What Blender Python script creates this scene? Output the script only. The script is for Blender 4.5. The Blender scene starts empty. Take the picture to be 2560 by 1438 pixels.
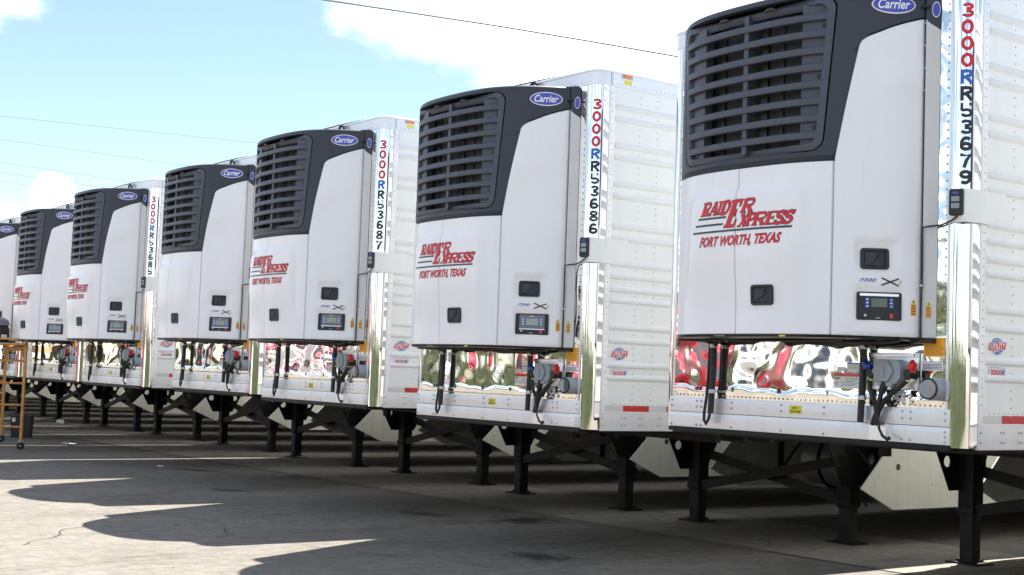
import bpy, bmesh, math, random
from mathutils import Vector, Matrix
random.seed(7)
S = bpy.context.scene
COL = S.collection

# ------------------------------------------------------------------ camera
cam_d = bpy.data.cameras.new('camera')
cam = bpy.data.objects.new('camera', cam_d); COL.objects.link(cam)
FW = Vector((-0.79280, 0.60630, 0.06215)); RT = Vector((0.60884, 0.79252, 0.03515)); UP = Vector((0.02795, -0.06571, 0.99745))
mw = Matrix.Identity(4)
for i in range(3):
    mw[i][0], mw[i][1], mw[i][2] = RT[i], UP[i], -FW[i]
mw[0][3], mw[1][3], mw[2][3] = 6.2031, -7.1663, 1.5424
cam.matrix_world = mw
cam_d.sensor_width = 36.0; cam_d.sensor_fit = 'HORIZONTAL'
cam_d.lens = 36.0 * 3466.66 / 2560
cam_d.clip_start = 0.1; cam_d.clip_end = 1500
S.camera = cam
S.render.resolution_x, S.render.resolution_y = 1024, 575

# ------------------------------------------------------------------ light
SUN_DIR = Vector((0.242, -0.53, -1.0))
EL = math.atan2(1.0, math.hypot(0.242, 0.53)); AZ = math.atan2(-0.242, 0.53)
world = bpy.data.worlds.new('World'); S.world = world; world.use_nodes = True
sun_d = bpy.data.lights.new('sun', 'SUN'); sun_d.energy = 3.85; sun_d.angle = math.radians(0.53); sun_d.color = (1.0, 0.96, 0.90)
sun = bpy.data.objects.new('sun', sun_d); COL.objects.link(sun)
sun.rotation_euler = SUN_DIR.to_track_quat('-Z', 'Y').to_euler(); sun.location = (-20, 30, 50)
S.view_settings.view_transform = 'Standard'; S.view_settings.look = 'None'
S.view_settings.gamma = 1.0; S.view_settings.use_curve_mapping = False
S.view_settings.exposure = 1.95


def build_world():
    nt = world.node_tree; N = nt.nodes; L = nt.links; N.clear()
    out = N.new('ShaderNodeOutputWorld'); bg = N.new('ShaderNodeBackground'); bg.inputs[1].default_value = 0.049
    L.new(bg.outputs[0], out.inputs[0])
    sky = N.new('ShaderNodeTexSky'); sky.sky_type = 'NISHITA'; sky.sun_disc = False
    sky.sun_elevation = EL; sky.sun_rotation = AZ; sky.air_density = 1.0; sky.dust_density = 0.25; sky.ozone_density = 1.0
    tc = N.new('ShaderNodeTexCoord')
    mp = N.new('ShaderNodeMapping'); mp.inputs['Scale'].default_value = (1, 1, 1.9); L.new(tc.outputs['Generated'], mp.inputs[0])
    n1 = N.new('ShaderNodeTexNoise'); n1.inputs['Scale'].default_value = 7.5; n1.inputs['Detail'].default_value = 9; n1.inputs['Roughness'].default_value = 0.62
    L.new(mp.outputs[0], n1.inputs['Vector'])

    def math_(op, a, b=None):
        m = N.new('ShaderNodeMath'); m.operation = op
        for i, v in enumerate((a, b)):
            if v is None: continue
            if isinstance(v, (int, float)): m.inputs[i].default_value = v
            else: L.new(v, m.inputs[i])
        return m.outputs[0]
    acc = math_('ADD', n1.outputs['Fac'], 0.055)
    # cumulus banks (direction, angular radius, weight) and clear stretches between them
    blobs = [((-.938, .262, .236), .045, .16), ((-.925, .304, .227), .03, .13), ((-.868, .430, .262), .045, .13), ((-.852, .467, .243), .05, .24), ((-.8185, .518, .252), .06, .26),
             ((-.7615, .599, .250), .075, .26), ((-.706, .663, .240), .10, .26), ((-.6295, .72, .29), .14, .2),
             ((-.952, .272, .146), .022, .26), ((-.9385, .321, .122), .014, .24), ((-.9345, .327, .112), .018, .20), ((-.935, .300, .165), .035, -.30), ((-.925, .345, .140), .03, -.22), ((-.945, .300, .128), .012, -.2),
             ((-.9122, .362, .195), .12, -.34), ((-.8866, .4185, .197), .10, -.34), ((-.845, .505, .165), .10, -.28), ((-.80, .56, .19), .06, -.14)]
    nrm = N.new('ShaderNodeVectorMath'); nrm.operation = 'NORMALIZE'; L.new(tc.outputs['Generated'], nrm.inputs[0])
    for c, w, k in blobs:
        c = Vector(c).normalized()
        dn = N.new('ShaderNodeVectorMath'); dn.operation = 'DISTANCE'; L.new(nrm.outputs[0], dn.inputs[0]); dn.inputs[1].default_value = c
        mr = N.new('ShaderNodeMapRange'); mr.interpolation_type = 'SMOOTHSTEP'
        mr.inputs[1].default_value = 0.0; mr.inputs[2].default_value = w * 1.6; mr.inputs[3].default_value = k; mr.inputs[4].default_value = 0.0
        L.new(dn.outputs['Value'], mr.inputs[0])
        acc = math_('ADD', acc, mr.outputs[0])
    mask = N.new('ShaderNodeMapRange'); mask.interpolation_type = 'SMOOTHSTEP'
    mask.inputs[1].default_value = 0.49; mask.inputs[2].default_value = 0.84
    L.new(acc, mask.inputs[0])
    sep = N.new('ShaderNodeSeparateXYZ'); L.new(nrm.outputs[0], sep.inputs[0])
    # soft grey bellies inside the clouds
    n2 = N.new('ShaderNodeTexNoise'); n2.inputs['Scale'].default_value = 9; n2.inputs['Detail'].default_value = 4
    L.new(mp.outputs[0], n2.inputs['Vector'])
    cr = N.new('ShaderNodeValToRGB'); cr.color_ramp.elements[0].position = .38; cr.color_ramp.elements[1].position = .6
    cr.color_ramp.elements[0].color = (13.4, 13.6, 14.6, 1); cr.color_ramp.elements[1].color = (23, 23, 23, 1)
    L.new(n2.outputs['Fac'], cr.inputs[0])
    # low thin veil brightening the sky in view
    veil = N.new('ShaderNodeMix'); veil.data_type = 'RGBA'; veil.inputs[0].default_value = 0.02
    L.new(sky.outputs[0], veil.inputs[6]); veil.inputs[7].default_value = (3.6, 4.6, 5.0, 1)
    mix = N.new('ShaderNodeMix'); mix.data_type = 'RGBA'
    L.new(mask.outputs[0], mix.inputs[0]); L.new(veil.outputs[2], mix.inputs[6]); L.new(cr.outputs[0], mix.inputs[7])
    L.new(mix.outputs[2], bg.inputs[0])


build_world()


# ------------------------------------------------------------------ materials
def new_mat(name):
    m = bpy.data.materials.new(name); m.use_nodes = True
    return m, m.node_tree.nodes, m.node_tree.links, m.node_tree.nodes['Principled BSDF']


def mat(name, col, rough=.5, metal=0., spec=.5, var=.06, scale=6., bump=0., bscale=60., coat=0., grime=0.):
    m, N, L, b = new_mat(name)
    b.inputs['Metallic'].default_value = metal
    b.inputs['Specular IOR Level'].default_value = spec
    if coat: b.inputs['Coat Weight'].default_value = coat; b.inputs['Coat Roughness'].default_value = .08
    tc = N.new('ShaderNodeTexCoord'); n = N.new('ShaderNodeTexNoise')
    n.inputs['Scale'].default_value = scale; n.inputs['Detail'].default_value = 6; n.inputs['Roughness'].default_value = .6
    oi = N.new('ShaderNodeObjectInfo'); ad = N.new('ShaderNodeVectorMath')
    L.new(tc.outputs['Object'], ad.inputs[0]); L.new(oi.outputs['Location'], ad.inputs[1]); L.new(ad.outputs[0], n.inputs['Vector'])
    r = N.new('ShaderNodeValToRGB')
    r.color_ramp.elements[0].position = .3; r.color_ramp.elements[1].position = .7
    r.color_ramp.elements[0].color = tuple(max(0, c * (1 - var)) for c in col) + (1,)
    r.color_ramp.elements[1].color = tuple(min(1, c * (1 + var)) for c in col) + (1,)
    L.new(n.outputs['Fac'], r.inputs[0]); L.new(r.outputs[0], b.inputs['Base Color'])
    if grime:           # faint rain streaks and road film
        mp = N.new('ShaderNodeMapping'); mp.inputs['Scale'].default_value = (16, 16, .9); L.new(ad.outputs[0], mp.inputs[0])
        gn = N.new('ShaderNodeTexNoise'); gn.inputs['Scale'].default_value = 1.3; gn.inputs['Detail'].default_value = 7; gn.inputs['Roughness'].default_value = .65; L.new(mp.outputs[0], gn.inputs['Vector'])
        gm = N.new('ShaderNodeMapRange'); gm.inputs[1].default_value = .5; gm.inputs[2].default_value = .78; gm.inputs[4].default_value = grime; L.new(gn.outputs['Fac'], gm.inputs[0])
        gx = N.new('ShaderNodeMix'); gx.data_type = 'RGBA'; L.new(gm.outputs[0], gx.inputs[0]); L.new(r.outputs[0], gx.inputs[6]); gx.inputs[7].default_value = (.42, .38, .31, 1)
        L.new(gx.outputs[2], b.inputs['Base Color'])
    mr = N.new('ShaderNodeMapRange'); mr.inputs[3].default_value = rough * .85; mr.inputs[4].default_value = min(1, rough * 1.15)
    L.new(n.outputs['Fac'], mr.inputs[0]); L.new(mr.outputs[0], b.inputs['Roughness'])
    if bump:
        n2 = N.new('ShaderNodeTexNoise'); n2.inputs['Scale'].default_value = bscale; n2.inputs['Detail'].default_value = 3
        L.new(ad.outputs[0], n2.inputs['Vector'])
        bp = N.new('ShaderNodeBump'); bp.inputs['Strength'].default_value = bump; bp.inputs['Distance'].default_value = .01
        L.new(n2.outputs['Fac'], bp.inputs['Height']); L.new(bp.outputs[0], b.inputs['Normal'])
    return m


def chrome_mat(name, dent, dscale, rough=.035, stretch=(1, 1, 1), tint=(.93, .92, .90), flat_below=None):
    m, N, L, b = new_mat(name)
    b.inputs['Metallic'].default_value = 1; b.inputs['Base Color'].default_value = tint + (1,)
    b.inputs['Roughness'].default_value = rough
    tc = N.new('ShaderNodeTexCoord'); oi = N.new('ShaderNodeObjectInfo'); ad = N.new('ShaderNodeVectorMath')
    mp = N.new('ShaderNodeMapping'); mp.inputs['Scale'].default_value = stretch
    L.new(tc.outputs['Object'], ad.inputs[0]); L.new(oi.outputs['Location'], ad.inputs[1]); L.new(ad.outputs[0], mp.inputs[0])
    n = N.new('ShaderNodeTexNoise'); n.inputs['Scale'].default_value = dscale; n.inputs['Detail'].default_value = 1.0; n.inputs['Roughness'].default_value = .4
    L.new(mp.outputs[0], n.inputs['Vector'])
    bp = N.new('ShaderNodeBump'); bp.inputs['Strength'].default_value = 1; bp.inputs['Distance'].default_value = dent
    L.new(n.outputs['Fac'], bp.inputs['Height']); L.new(bp.outputs[0], b.inputs['Normal'])
    if flat_below:      # sheet held flat by the rivet row at its lower edge, buckled above it
        sx = N.new('ShaderNodeSeparateXYZ'); L.new(tc.outputs['Object'], sx.inputs[0])
        mz = N.new('ShaderNodeMapRange'); mz.interpolation_type = 'SMOOTHSTEP'; mz.inputs[1].default_value = flat_below[0]; mz.inputs[2].default_value = flat_below[1]; mz.inputs[3].default_value = .18
        L.new(sx.outputs['Z'], mz.inputs[0]); L.new(mz.outputs[0], bp.inputs['Strength'])
    n3 = N.new('ShaderNodeTexNoise'); n3.inputs['Scale'].default_value = 14; n3.inputs['Detail'].default_value = 6
    L.new(ad.outputs[0], n3.inputs['Vector'])
    mr = N.new('ShaderNodeMapRange'); mr.inputs[1].default_value = .45; mr.inputs[2].default_value = .8; mr.inputs[3].default_value = rough; mr.inputs[4].default_value = rough + .07
    L.new(n3.outputs['Fac'], mr.inputs[0]); L.new(mr.outputs[0], b.inputs['Roughness'])
    return m


M = dict(
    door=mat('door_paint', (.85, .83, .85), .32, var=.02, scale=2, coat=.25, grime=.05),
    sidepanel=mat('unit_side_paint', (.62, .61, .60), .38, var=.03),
    side=mat('side_paint', (.83, .84, .83), .30, var=.02, scale=3, coat=.2, grime=.09),
    shroud=mat('shroud_plastic', (.025, .029, .041), .42, var=.10, bump=.12, bscale=500),
    slat=mat('slat_plastic', (.058, .066, .090), .46, var=.08, bump=.1, bscale=500),
    black=mat('black_plastic', (.012, .012, .014), .42, var=.2),
    rubber=mat('black_rubber', (.014, .014, .015), .5, var=.25, bump=.15, bscale=120),
    steel=mat('black_steel', (.008, .008, .0085), .5, spec=.3, var=.3, bump=.15, bscale=60),
    chrome=chrome_mat('polished_wall', .034, 2.4, tint=(.95, .915, .86), flat_below=(1.44, 1.53)),
    post=chrome_mat('polished_post', .012, 1.2, stretch=(2.5, 2.5, .35)),
    alu=mat('mill_aluminium', (.86, .86, .88), .34, metal=1, var=.05, scale=5, bump=.06, bscale=35),
    alupaint=mat('rail_aluminium', (.80, .80, .82), .36, metal=.55, var=.06, scale=4, bump=.05, bscale=30, grime=.14),
    rivet=mat('rivet_metal', (.5, .5, .52), .35, metal=.8, var=.1),
    skirt=mat('skirt_panel', (.74, .745, .66), .38, var=.05, scale=2.5, grime=.35),
    roof=mat('roof_sheet', (.75, .76, .77), .4, metal=.4),
    red=mat('red_print', (.66, .016, .03), .45, var=.06),
    navy=mat('dark_outline', (.018, .018, .04), .5),
    blue=mat('blue_print', (.03, .12, .50), .4, var=.05),
    carrier=mat('blue_badge', (.045, .055, .42), .3, var=.04, coat=.3),
    violet=mat('violet_print', (.07, .07, .38), .4),
    white=mat('white_print', (.82, .82, .82), .4, var=.02),
    green=mat('green_print', (.35, .58, .12), .4),
    inkk=mat('black_print', (.02, .022, .026), .5),
    stripe=mat('slate_print', (.035, .055, .07), .45),
    orange=mat('orange_sticker', (.85, .38, .012), .45),
    yellow=mat('yellow_sticker', (.83, .72, .03), .45),
    brown=mat('brown_print', (.35, .13, .03), .5),
    amber=mat('amber_lens', (.85, .25, .01), .2, var=.1, coat=.5),
    tape_r=mat('red_tape', (.52, .015, .015), .3, var=.1, scale=80),
    tape_w=mat('silver_tape', (.62, .62, .63), .35, metal=.2, var=.1, scale=80),
    grey=mat('grey_casting', (.30, .33, .36), .42, var=.08),
    greyd=mat('grey_panel', (.16, .17, .19), .4, var=.05),
    lcd=mat('lcd_glass', (.32, .36, .30), .12, var=.04),
    lcdd=mat('lcd_dark', (.13, .16, .12), .12, var=.04),
    button=mat('blue_button', (.06, .10, .45), .3),
    buttonl=mat('pale_blue_button', (.22, .26, .52), .3),
    redp=mat('red_plastic', (.62, .02, .015), .28, var=.06, coat=.3),
    bluep=mat('blue_plastic', (.01, .04, .30), .28, var=.06, coat=.3),
    glass=mat('meter_glass', (.10, .115, .115), .06, var=.3, scale=20, coat=1),
    tyre=mat('tyre_rubber', (.018, .018, .018), .75, var=.2, bump=.3, bscale=80),
    tank=mat('tank_aluminium', (.55, .55, .56), .35, metal=.7),
    scaff=mat('scaffold_paint', (.60, .29, .07), .5, var=.22, scale=14),
    wood=mat('plank_wood', (.52, .36, .20), .7, var=.25, scale=9),
    paper=mat('litter_paper', (.8, .8, .78), .7),
    wire=mat('cable_sheath', (.06, .09, .09), .5),
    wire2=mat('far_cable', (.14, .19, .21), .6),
    pole=mat('pole_wood', (.16, .12, .085), .85, var=.3),
    truckred=mat('truck_red', (.50, .012, .03), .22, var=.04, coat=.6),
    truckgrey=mat('car_grey', (.05, .052, .06), .22, coat=.6),
    winglass=mat('window_glass', (.02, .025, .03), .05, coat=.8),
    grass=mat('grass', (.112, .110, .060), .9, var=.4, scale=1.2),
    leaf=mat('leaf', (.066, .082, .038), .6, var=.4, scale=1.5),
    bark=mat('bark', (.12, .09, .06), .9, var=.3),
    ground=None, pad=None, mesh=None)


def mesh_mat():
    m, N, L, b = new_mat('condenser_wire')
    tc = N.new('ShaderNodeTexCoord'); mp = N.new('ShaderNodeMapping'); mp.inputs['Scale'].default_value = (80, 1, 80)
    L.new(tc.outputs['Object'], mp.inputs[0])
    ck = N.new('ShaderNodeTexChecker'); ck.inputs['Scale'].default_value = 1
    ck.inputs[1].default_value = (.004, .004, .005, 1); ck.inputs[2].default_value = (.013, .013, .016, 1)
    L.new(mp.outputs[0], ck.inputs[0]); L.new(ck.outputs[0], b.inputs['Base Color']); b.inputs['Roughness'].default_value = .5
    return m


M['mesh'] = mesh_mat()


def ground_mat(name, c0, c1, stain=.55, rough=.88):
    m, N, L, b = new_mat(name)
    tc = N.new('ShaderNodeTexCoord')

    def noise(sc, det, ro=.6, vec=None):
        n = N.new('ShaderNodeTexNoise'); n.inputs['Scale'].default_value = sc; n.inputs['Detail'].default_value = det; n.inputs['Roughness'].default_value = ro
        L.new(vec or tc.outputs['Object'], n.inputs['Vector']); return n

    def ramp(src, p0, p1, a, bb):
        r = N.new('ShaderNodeValToRGB'); r.color_ramp.elements[0].position = p0; r.color_ramp.elements[1].position = p1
        r.color_ramp.elements[0].color = a + (1,); r.color_ramp.elements[1].color = bb + (1,); L.new(src, r.inputs[0]); return r.outputs[0]

    def mul(a, bb, f=1.0):
        x = N.new('ShaderNodeMix'); x.data_type = 'RGBA'; x.blend_type = 'MULTIPLY'; x.inputs[0].default_value = f
        L.new(a, x.inputs[6]); L.new(bb, x.inputs[7]); return x.outputs[2]
    base = ramp(noise(.35, 6).outputs['Fac'], .3, .7, c0, c1)
    fine = ramp(noise(60, 4, .75).outputs['Fac'], .3, .72, (.62, .62, .62), (1.15, 1.15, 1.15))
    med = ramp(noise(7, 9, .75).outputs['Fac'], .32, .64, (.66, .66, .66), (1.14, 1.14, 1.13))
    mp = N.new('ShaderNodeMapping'); mp.inputs['Scale'].default_value = (1.6, .45, 1); mp.inputs['Rotation'].default_value = (0, 0, .1); L.new(tc.outputs['Object'], mp.inputs[0])
    st = ramp(noise(.9, 9, .68, mp.outputs[0]).outputs['Fac'], .33, .46, (stain,) * 3, (1, 1, 1))
    spots = ramp(noise(2.3, 3, .5).outputs['Fac'], .26, .31, (.35, .35, .36), (1, 1, 1))
    vo = N.new('ShaderNodeTexVoronoi'); vo.inputs['Scale'].default_value = 90; L.new(tc.outputs['Object'], vo.inputs['Vector'])
    peb = ramp(vo.outputs['Distance'], .0, .5, (.85, .85, .85), (1.12, 1.12, 1.12))
    mp2 = N.new('ShaderNodeMapping'); mp2.inputs['Scale'].default_value = (14, 1.1, 1); mp2.inputs['Rotation'].default_value = (0, 0, -.05); L.new(tc.outputs['Object'], mp2.inputs[0])
    streak = ramp(noise(1.6, 7, .7, mp2.outputs[0]).outputs['Fac'], .34, .62, (.72, .72, .72), (1.1, 1.1, 1.1))
    base = mul(base, streak, .75)
    c = mul(mul(mul(mul(mul(base, fine), med), st, .8), spots, .8), peb)
    L.new(c, b.inputs['Base Color'])
    b.inputs['Roughness'].default_value = rough; b.inputs['Specular IOR Level'].default_value = .3
    bp = N.new('ShaderNodeBump'); bp.inputs['Strength'].default_value = .55; bp.inputs['Distance'].default_value = .012
    L.new(noise(70, 5, .7).outputs['Fac'], bp.inputs['Height']); L.new(bp.outputs[0], b.inputs['Normal'])
    return m


M['ground'] = ground_mat('yard_concrete', (.168, .153, .130), (.242, .221, .188))
M['pad'] = ground_mat('pad_concrete', (.27, .245, .20), (.34, .31, .255), .7)





# ------------------------------------------------------------------ mesh helpers
class MB:
    def __init__(s): s.v = []; s.f = []

    def add(s, vs, fs):
        o = len(s.v); s.v += [tuple(p) for p in vs]; s.f += [tuple(i + o for i in f) for f in fs]; return s

    def quad(s, a, b, c, d): return s.add([a, b, c, d], [(0, 1, 2, 3)])

    def grid(s, rows, closed=False):
        n = len(rows[0]); vs = [p for r in rows for p in r]; fs = []
        for i in range(len(rows) - 1):
            for j in range(n if closed else n - 1):
                k = (j + 1) % n
                fs.append((i * n + j, i * n + k, (i + 1) * n + k, (i + 1) * n + j))
        return s.add(vs, fs)

    def box(s, x0, x1, y0, y1, z0, z1, bev=0):
        if not bev:
            return s.add([(x0, y0, z0), (x1, y0, z0), (x1, y1, z0), (x0, y1, z0), (x0, y0, z1), (x1, y0, z1), (x1, y1, z1), (x0, y1, z1)],
                         [(0, 3, 2, 1), (4, 5, 6, 7), (0, 1, 5, 4), (1, 2, 6, 5), (2, 3, 7, 6), (3, 0, 4, 7)])
        bm = bmesh.new(); bmesh.ops.create_cube(bm, size=1)
        for v in bm.verts:
            v.co = Vector(((x0 + x1) / 2 + v.co.x * (x1 - x0), (y0 + y1) / 2 + v.co.y * (y1 - y0), (z0 + z1) / 2 + v.co.z * (z1 - z0)))
        bmesh.ops.bevel(bm, geom=bm.edges[:], offset=bev, segments=2, affect='EDGES', profile=.6)
        bm.verts.index_update(); s.add([v.co[:] for v in bm.verts], [[v.index for v in f.verts] for f in bm.faces]); bm.free(); return s

    def prism(s, poly, fn, a, b, caps=True):
        """poly of 2D points placed by fn(u, v, w) between w=a and w=b"""
        n = len(poly); vs = [fn(u, v, a) for u, v in poly] + [fn(u, v, b) for u, v in poly]
        fs = [(i, (i + 1) % n, n + (i + 1) % n, n + i) for i in range(n)]
        if caps: fs += [tuple(range(n - 1, -1, -1)), tuple(range(n, 2 * n))]
        return s.add(vs, fs)

    def tube(s, path, r, n=8, caps=True):
        P = [Vector(p) for p in path]; rows = []; prev = None
        for i, p in enumerate(P):
            t = (P[min(i + 1, len(P) - 1)] - P[max(i - 1, 0)]).normalized()
            if prev is None:
                a = Vector((0, 0, 1)) if abs(t.z) < .9 else Vector((1, 0, 0)); u = t.cross(a).normalized()
            else:
                u = (prev - t * prev.dot(t)).normalized()
            prev = u; w = t.cross(u); rr = r[i] if isinstance(r, (list, tuple)) else r
            rows.append([tuple(p + (u * math.cos(k * 2 * math.pi / n) + w * math.sin(k * 2 * math.pi / n)) * rr) for k in range(n)])
        o = len(s.v); s.grid(rows, True)
        if caps: s.f.append(tuple(o + k for k in range(n))); s.f.append(tuple(o + (len(rows) - 1) * n + k for k in range(n - 1, -1, -1)))
        return s

    def cyl(s, a, b, r, n=16, r2=None): return s.tube([a, b], [r, r if r2 is None else r2], n)

    def disc(s, c, nrm, r, n=16, r2=None):
        nrm = Vector(nrm).normalized(); a = Vector((0, 0, 1)) if abs(nrm.z) < .9 else Vector((1, 0, 0)); u = nrm.cross(a).normalized(); w = nrm.cross(u)
        return s.add([tuple(Vector(c) + u * math.cos(k * 2 * math.pi / n) * r + w * math.sin(k * 2 * math.pi / n) * (r2 or r)) for k in range(n)], [tuple(range(n))])

    def bump(s, c, nrm, r, h):       # rivet head: low six-sided dome
        nrm = Vector(nrm); a = Vector((0, 0, 1)) if abs(nrm.z) < .9 else Vector((1, 0, 0)); u = nrm.cross(a).normalized(); w = nrm.cross(u); c = Vector(c)
        rows = [[tuple(c + (u * math.cos(k * math.pi / 3) + w * math.sin(k * math.pi / 3)) * q + nrm * hh) for k in range(6)] for q, hh in ((r, 0), (r * .6, h))]
        o = len(s.v); s.grid(rows, True); s.f.append(tuple(o + 6 + k for k in range(6))); return s

    def build(s, name, m, parent=None, loc=(0, 0, 0), merge=False, smooth=35, kind=None, label=None, recalc=True):
        me = bpy.data.meshes.new(name); me.from_pydata(s.v, [], s.f)
        bm = bmesh.new(); bm.from_mesh(me)
        if merge: bmesh.ops.remove_doubles(bm, verts=bm.verts, dist=.0004)
        if recalc: bmesh.ops.recalc_face_normals(bm, faces=bm.faces)
        bm.to_mesh(me); bm.free()
        if smooth:
            me.polygons.foreach_set('use_smooth', [True] * len(me.polygons)); me.set_sharp_from_angle(angle=math.radians(smooth))
        me.materials.append(m)
        o = bpy.data.objects.new(name, me); COL.objects.link(o); o.location = loc
        if parent: o.parent = parent
        if kind: o['kind'] = kind
        if label: o['label'] = label
        return o


def thing(name, label, cat, loc=(0, 0, 0), rz=0, group=None):
    o = bpy.data.objects.new(name, None); COL.objects.link(o); o.location = loc; o.rotation_euler = (0, 0, rz)
    o.empty_display_size = .3; o['label'] = label; o['category'] = cat
    if group: o['group'] = group
    return o


def copy_part(o, parent):
    c = o.copy(); COL.objects.link(c); c.parent = parent
    for ch in list(o.children): copy_part(ch, c)
    return c


_text = {}


def text_geo(body, bold=0., shear=0.):
    k = (body, bold, shear)
    if k not in _text:
        cu = bpy.data.curves.new('tmp', 'FONT'); cu.body = body; cu.offset = bold; cu.shear = shear; cu.resolution_u = 3; cu.space_character = 1.02
        ob = bpy.data.objects.new('tmp', cu); COL.objects.link(ob)
        me = ob.evaluated_get(bpy.context.evaluated_depsgraph_get()).to_mesh()
        vs = [(v.co.x, v.co.y) for v in me.vertices]; fs = [tuple(p.vertices) for p in me.polygons]
        bpy.data.objects.remove(ob); bpy.data.curves.remove(cu)
        x0 = min(v[0] for v in vs); x1 = max(v[0] for v in vs); y0 = min(v[1] for v in vs); y1 = max(v[1] for v in vs)
        _text[k] = ([((a - x0) / (x1 - x0), (b - y0) / (y1 - y0)) for a, b in vs], fs)
    return _text[k]


def put_text(mb, body, fn, u0, u1, v0, v1, bold=.0, shear=0.):
    vs, fs = text_geo(body, bold, shear)
    return mb.add([fn(u0 + (u1 - u0) * a, v0 + (v1 - v0) * b) for a, b in vs], fs)


# stroke-built slab-serif capitals (unit height, own width)
def arc(cx, cy, rx, ry, a0, a1, n=9):
    return [(cx + rx * math.cos(math.radians(a0 + (a1 - a0) * i / n)), cy + ry * math.sin(math.radians(a0 + (a1 - a0) * i / n))) for i in range(n + 1)]


def glyph(c, w):
    t = .27 * min(1, w / .7) + .02; h = .075; hs = h / 2
    if c == 'I': return [([(w * .5, 0), (w * .5, 1)], t), ([(0, hs), (w, hs)], h), ([(0, 1 - hs), (w, 1 - hs)], h)]
    sx = t * .75
    stem = [([(sx, 0), (sx, 1)], t), ([(-.02, hs), (sx + t, hs)], h), ([(-.02, 1 - hs), (sx + t * .6, 1 - hs)], h)]
    if c == 'E': return stem + [([(sx, hs), (w, hs)], h * 1.3), ([(sx, 1 - hs), (w, 1 - hs)], h * 1.3), ([(sx, .52), (w * .72, .52)], h), ([(w - .03, 0), (w - .01, .26)], h), ([(w - .03, 1), (w - .03, .76)], h), ([(w * .72, .4), (w * .72, .64)], h * .8)]
    if c in 'PR':
        b = stem + [([(sx, 1 - hs), (w * .62, 1 - hs)] + arc(w * .62, .735, w * .28, .235, 80, -80) + [(w * .62, .485), (sx, .485)], t * .55)]
        if c == 'R': b += [([(w * .52, .48), (w * .86, .05)], t * .85), ([(w * .66, hs), (w * 1.04, hs)], h)]
        return b
    if c == 'D': return stem + [([(sx, 1 - hs), (w * .5, 1 - hs)] + arc(w * .5, .5, w * .38, .455, 85, -85, 12) + [(w * .5, hs), (sx, hs)], t * .7)]
    if c == 'A': return [([(w * .1, 0), (w * .52, 1)], t * .4), ([(w * .52, 1), (w * .88, 0)], t * .95), ([(w * .25, .3), (w * .75, .3)], h), ([(-.04, hs), (w * .32, hs)], h), ([(w * .64, hs), (w * 1.06, hs)], h)]
    if c == 'X': return [([(w * .16, 1), (w * .84, 0)], t * .95), ([(w * .12, 0), (w * .86, 1)], t * .4), ([(-.03, hs), (w * .3, hs)], h), ([(w * .62, hs), (w * 1.03, hs)], h), ([(-.03, 1 - hs), (w * .36, 1 - hs)], h), ([(w * .68, 1 - hs), (w * 1.03, 1 - hs)], h)]
    if c == 'S': return [(arc(w * .5, .74, w * .36, .215, 20, 200, 8) + arc(w * .5, .5, w * .16, .05, 150, 60, 2) + arc(w * .5, .255, w * .38, .215, 50, -160, 10), t * .72), ([(w * .9, 1.02), (w * .86, .7)], h), ([(w * .08, -.02), (w * .12, .3)], h)]


def sans(c, w, t):
    a, b = t / 2, 1 - t / 2; l, r = t / 2, w - t / 2; cx = w / 2; rx = (r - l) / 2
    if c == '0': return [([(x, y) for x, y in arc(cx, .5, rx, .5 - a, 0, 372, 22)], t)]
    if c == '3': return [(arc(cx, .745, rx * .95, .245 - a * .9, 160, -90, 9) + arc(cx, .265, rx, .265 - a, 90, -165, 10), t)]
    if c == '5': return [([(r, b), (l - t * .2, b)], t), ([(l + t * .12, 1), (l, .47)], t * .9), ([(l, .50)] + arc(cx, .31, rx, .31 - a, 110, -160, 12), t)]
    if c == '6': return [(arc(cx, .31, rx, .31 - a, 0, 372, 16), t), (arc(cx + rx * .1, .55, rx * 1.05, .45 - a, 45, 190, 9) + [(l, .31)], t)]
    if c == '9': return [(arc(cx, .69, rx, .31 - a, 0, 372, 16), t), (arc(cx - rx * .1, .45, rx * 1.05, .45 - a, 225, 370, 9) + [(r, .69)], t)]
    if c == '7': return [([(l - t * .3, b), (r - t * .1, b), (cx + .02, .45), (cx - .1, 0)], t)]
    if c == '8': return [(arc(cx, .745, rx * .9, .25 - a * .9, 0, 372, 14), t), (arc(cx, .27, rx, .27 - a, 0, 372, 14), t)]
    if c == 'R': return [([(l, 0), (l, 1)], t), ([(l, b), (cx, b)] + arc(cx + .02, .72, rx * .95, .28 - a, 80, -80, 8) + [(cx, .44 + a * .2), (l, .44 + a * .2)], t), ([(cx, .44), (r + t * .1, .02)], t)]


def put_sans(mb, c, fn, u0, u1, v0, v1, t=.25):
    h = v1 - v0; w = (u1 - u0) / h; k = 0
    for pts, tt in sans(c, w, t):
        for q in stroke_quads(pts, tt, 0):
            k += 1; mb.add([fn(u0 + p[0] * h, v0 + p[1] * h, .00003 * k) for p in q], [(0, 1, 2, 3)])
    return mb


def stroke_quads(pts, w, grow):
    """mitred strip of quads along pts, width w + 2*grow"""
    P = [Vector(p) for p in pts]; h = w / 2 + grow; L_, R_ = [], []
    if grow:
        P[0] = P[0] - (P[1] - P[0]).normalized() * grow; P[-1] = P[-1] + (P[-1] - P[-2]).normalized() * grow
    for i, p in enumerate(P):
        a = (P[i] - P[i - 1]).normalized() if i else (P[1] - P[0]).normalized()
        b = (P[i + 1] - P[i]).normalized() if i < len(P) - 1 else a
        t = (a + b).normalized(); n = Vector((-t.y, t.x)); k = min(1.5, 1 / max(.4, n.dot(Vector((-b.y, b.x)))))
        L_.append(p + n * h * k); R_.append(p - n * h * k)
    return [(L_[i], R_[i], R_[i + 1], L_[i + 1]) for i in range(len(P) - 1)]


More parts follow.
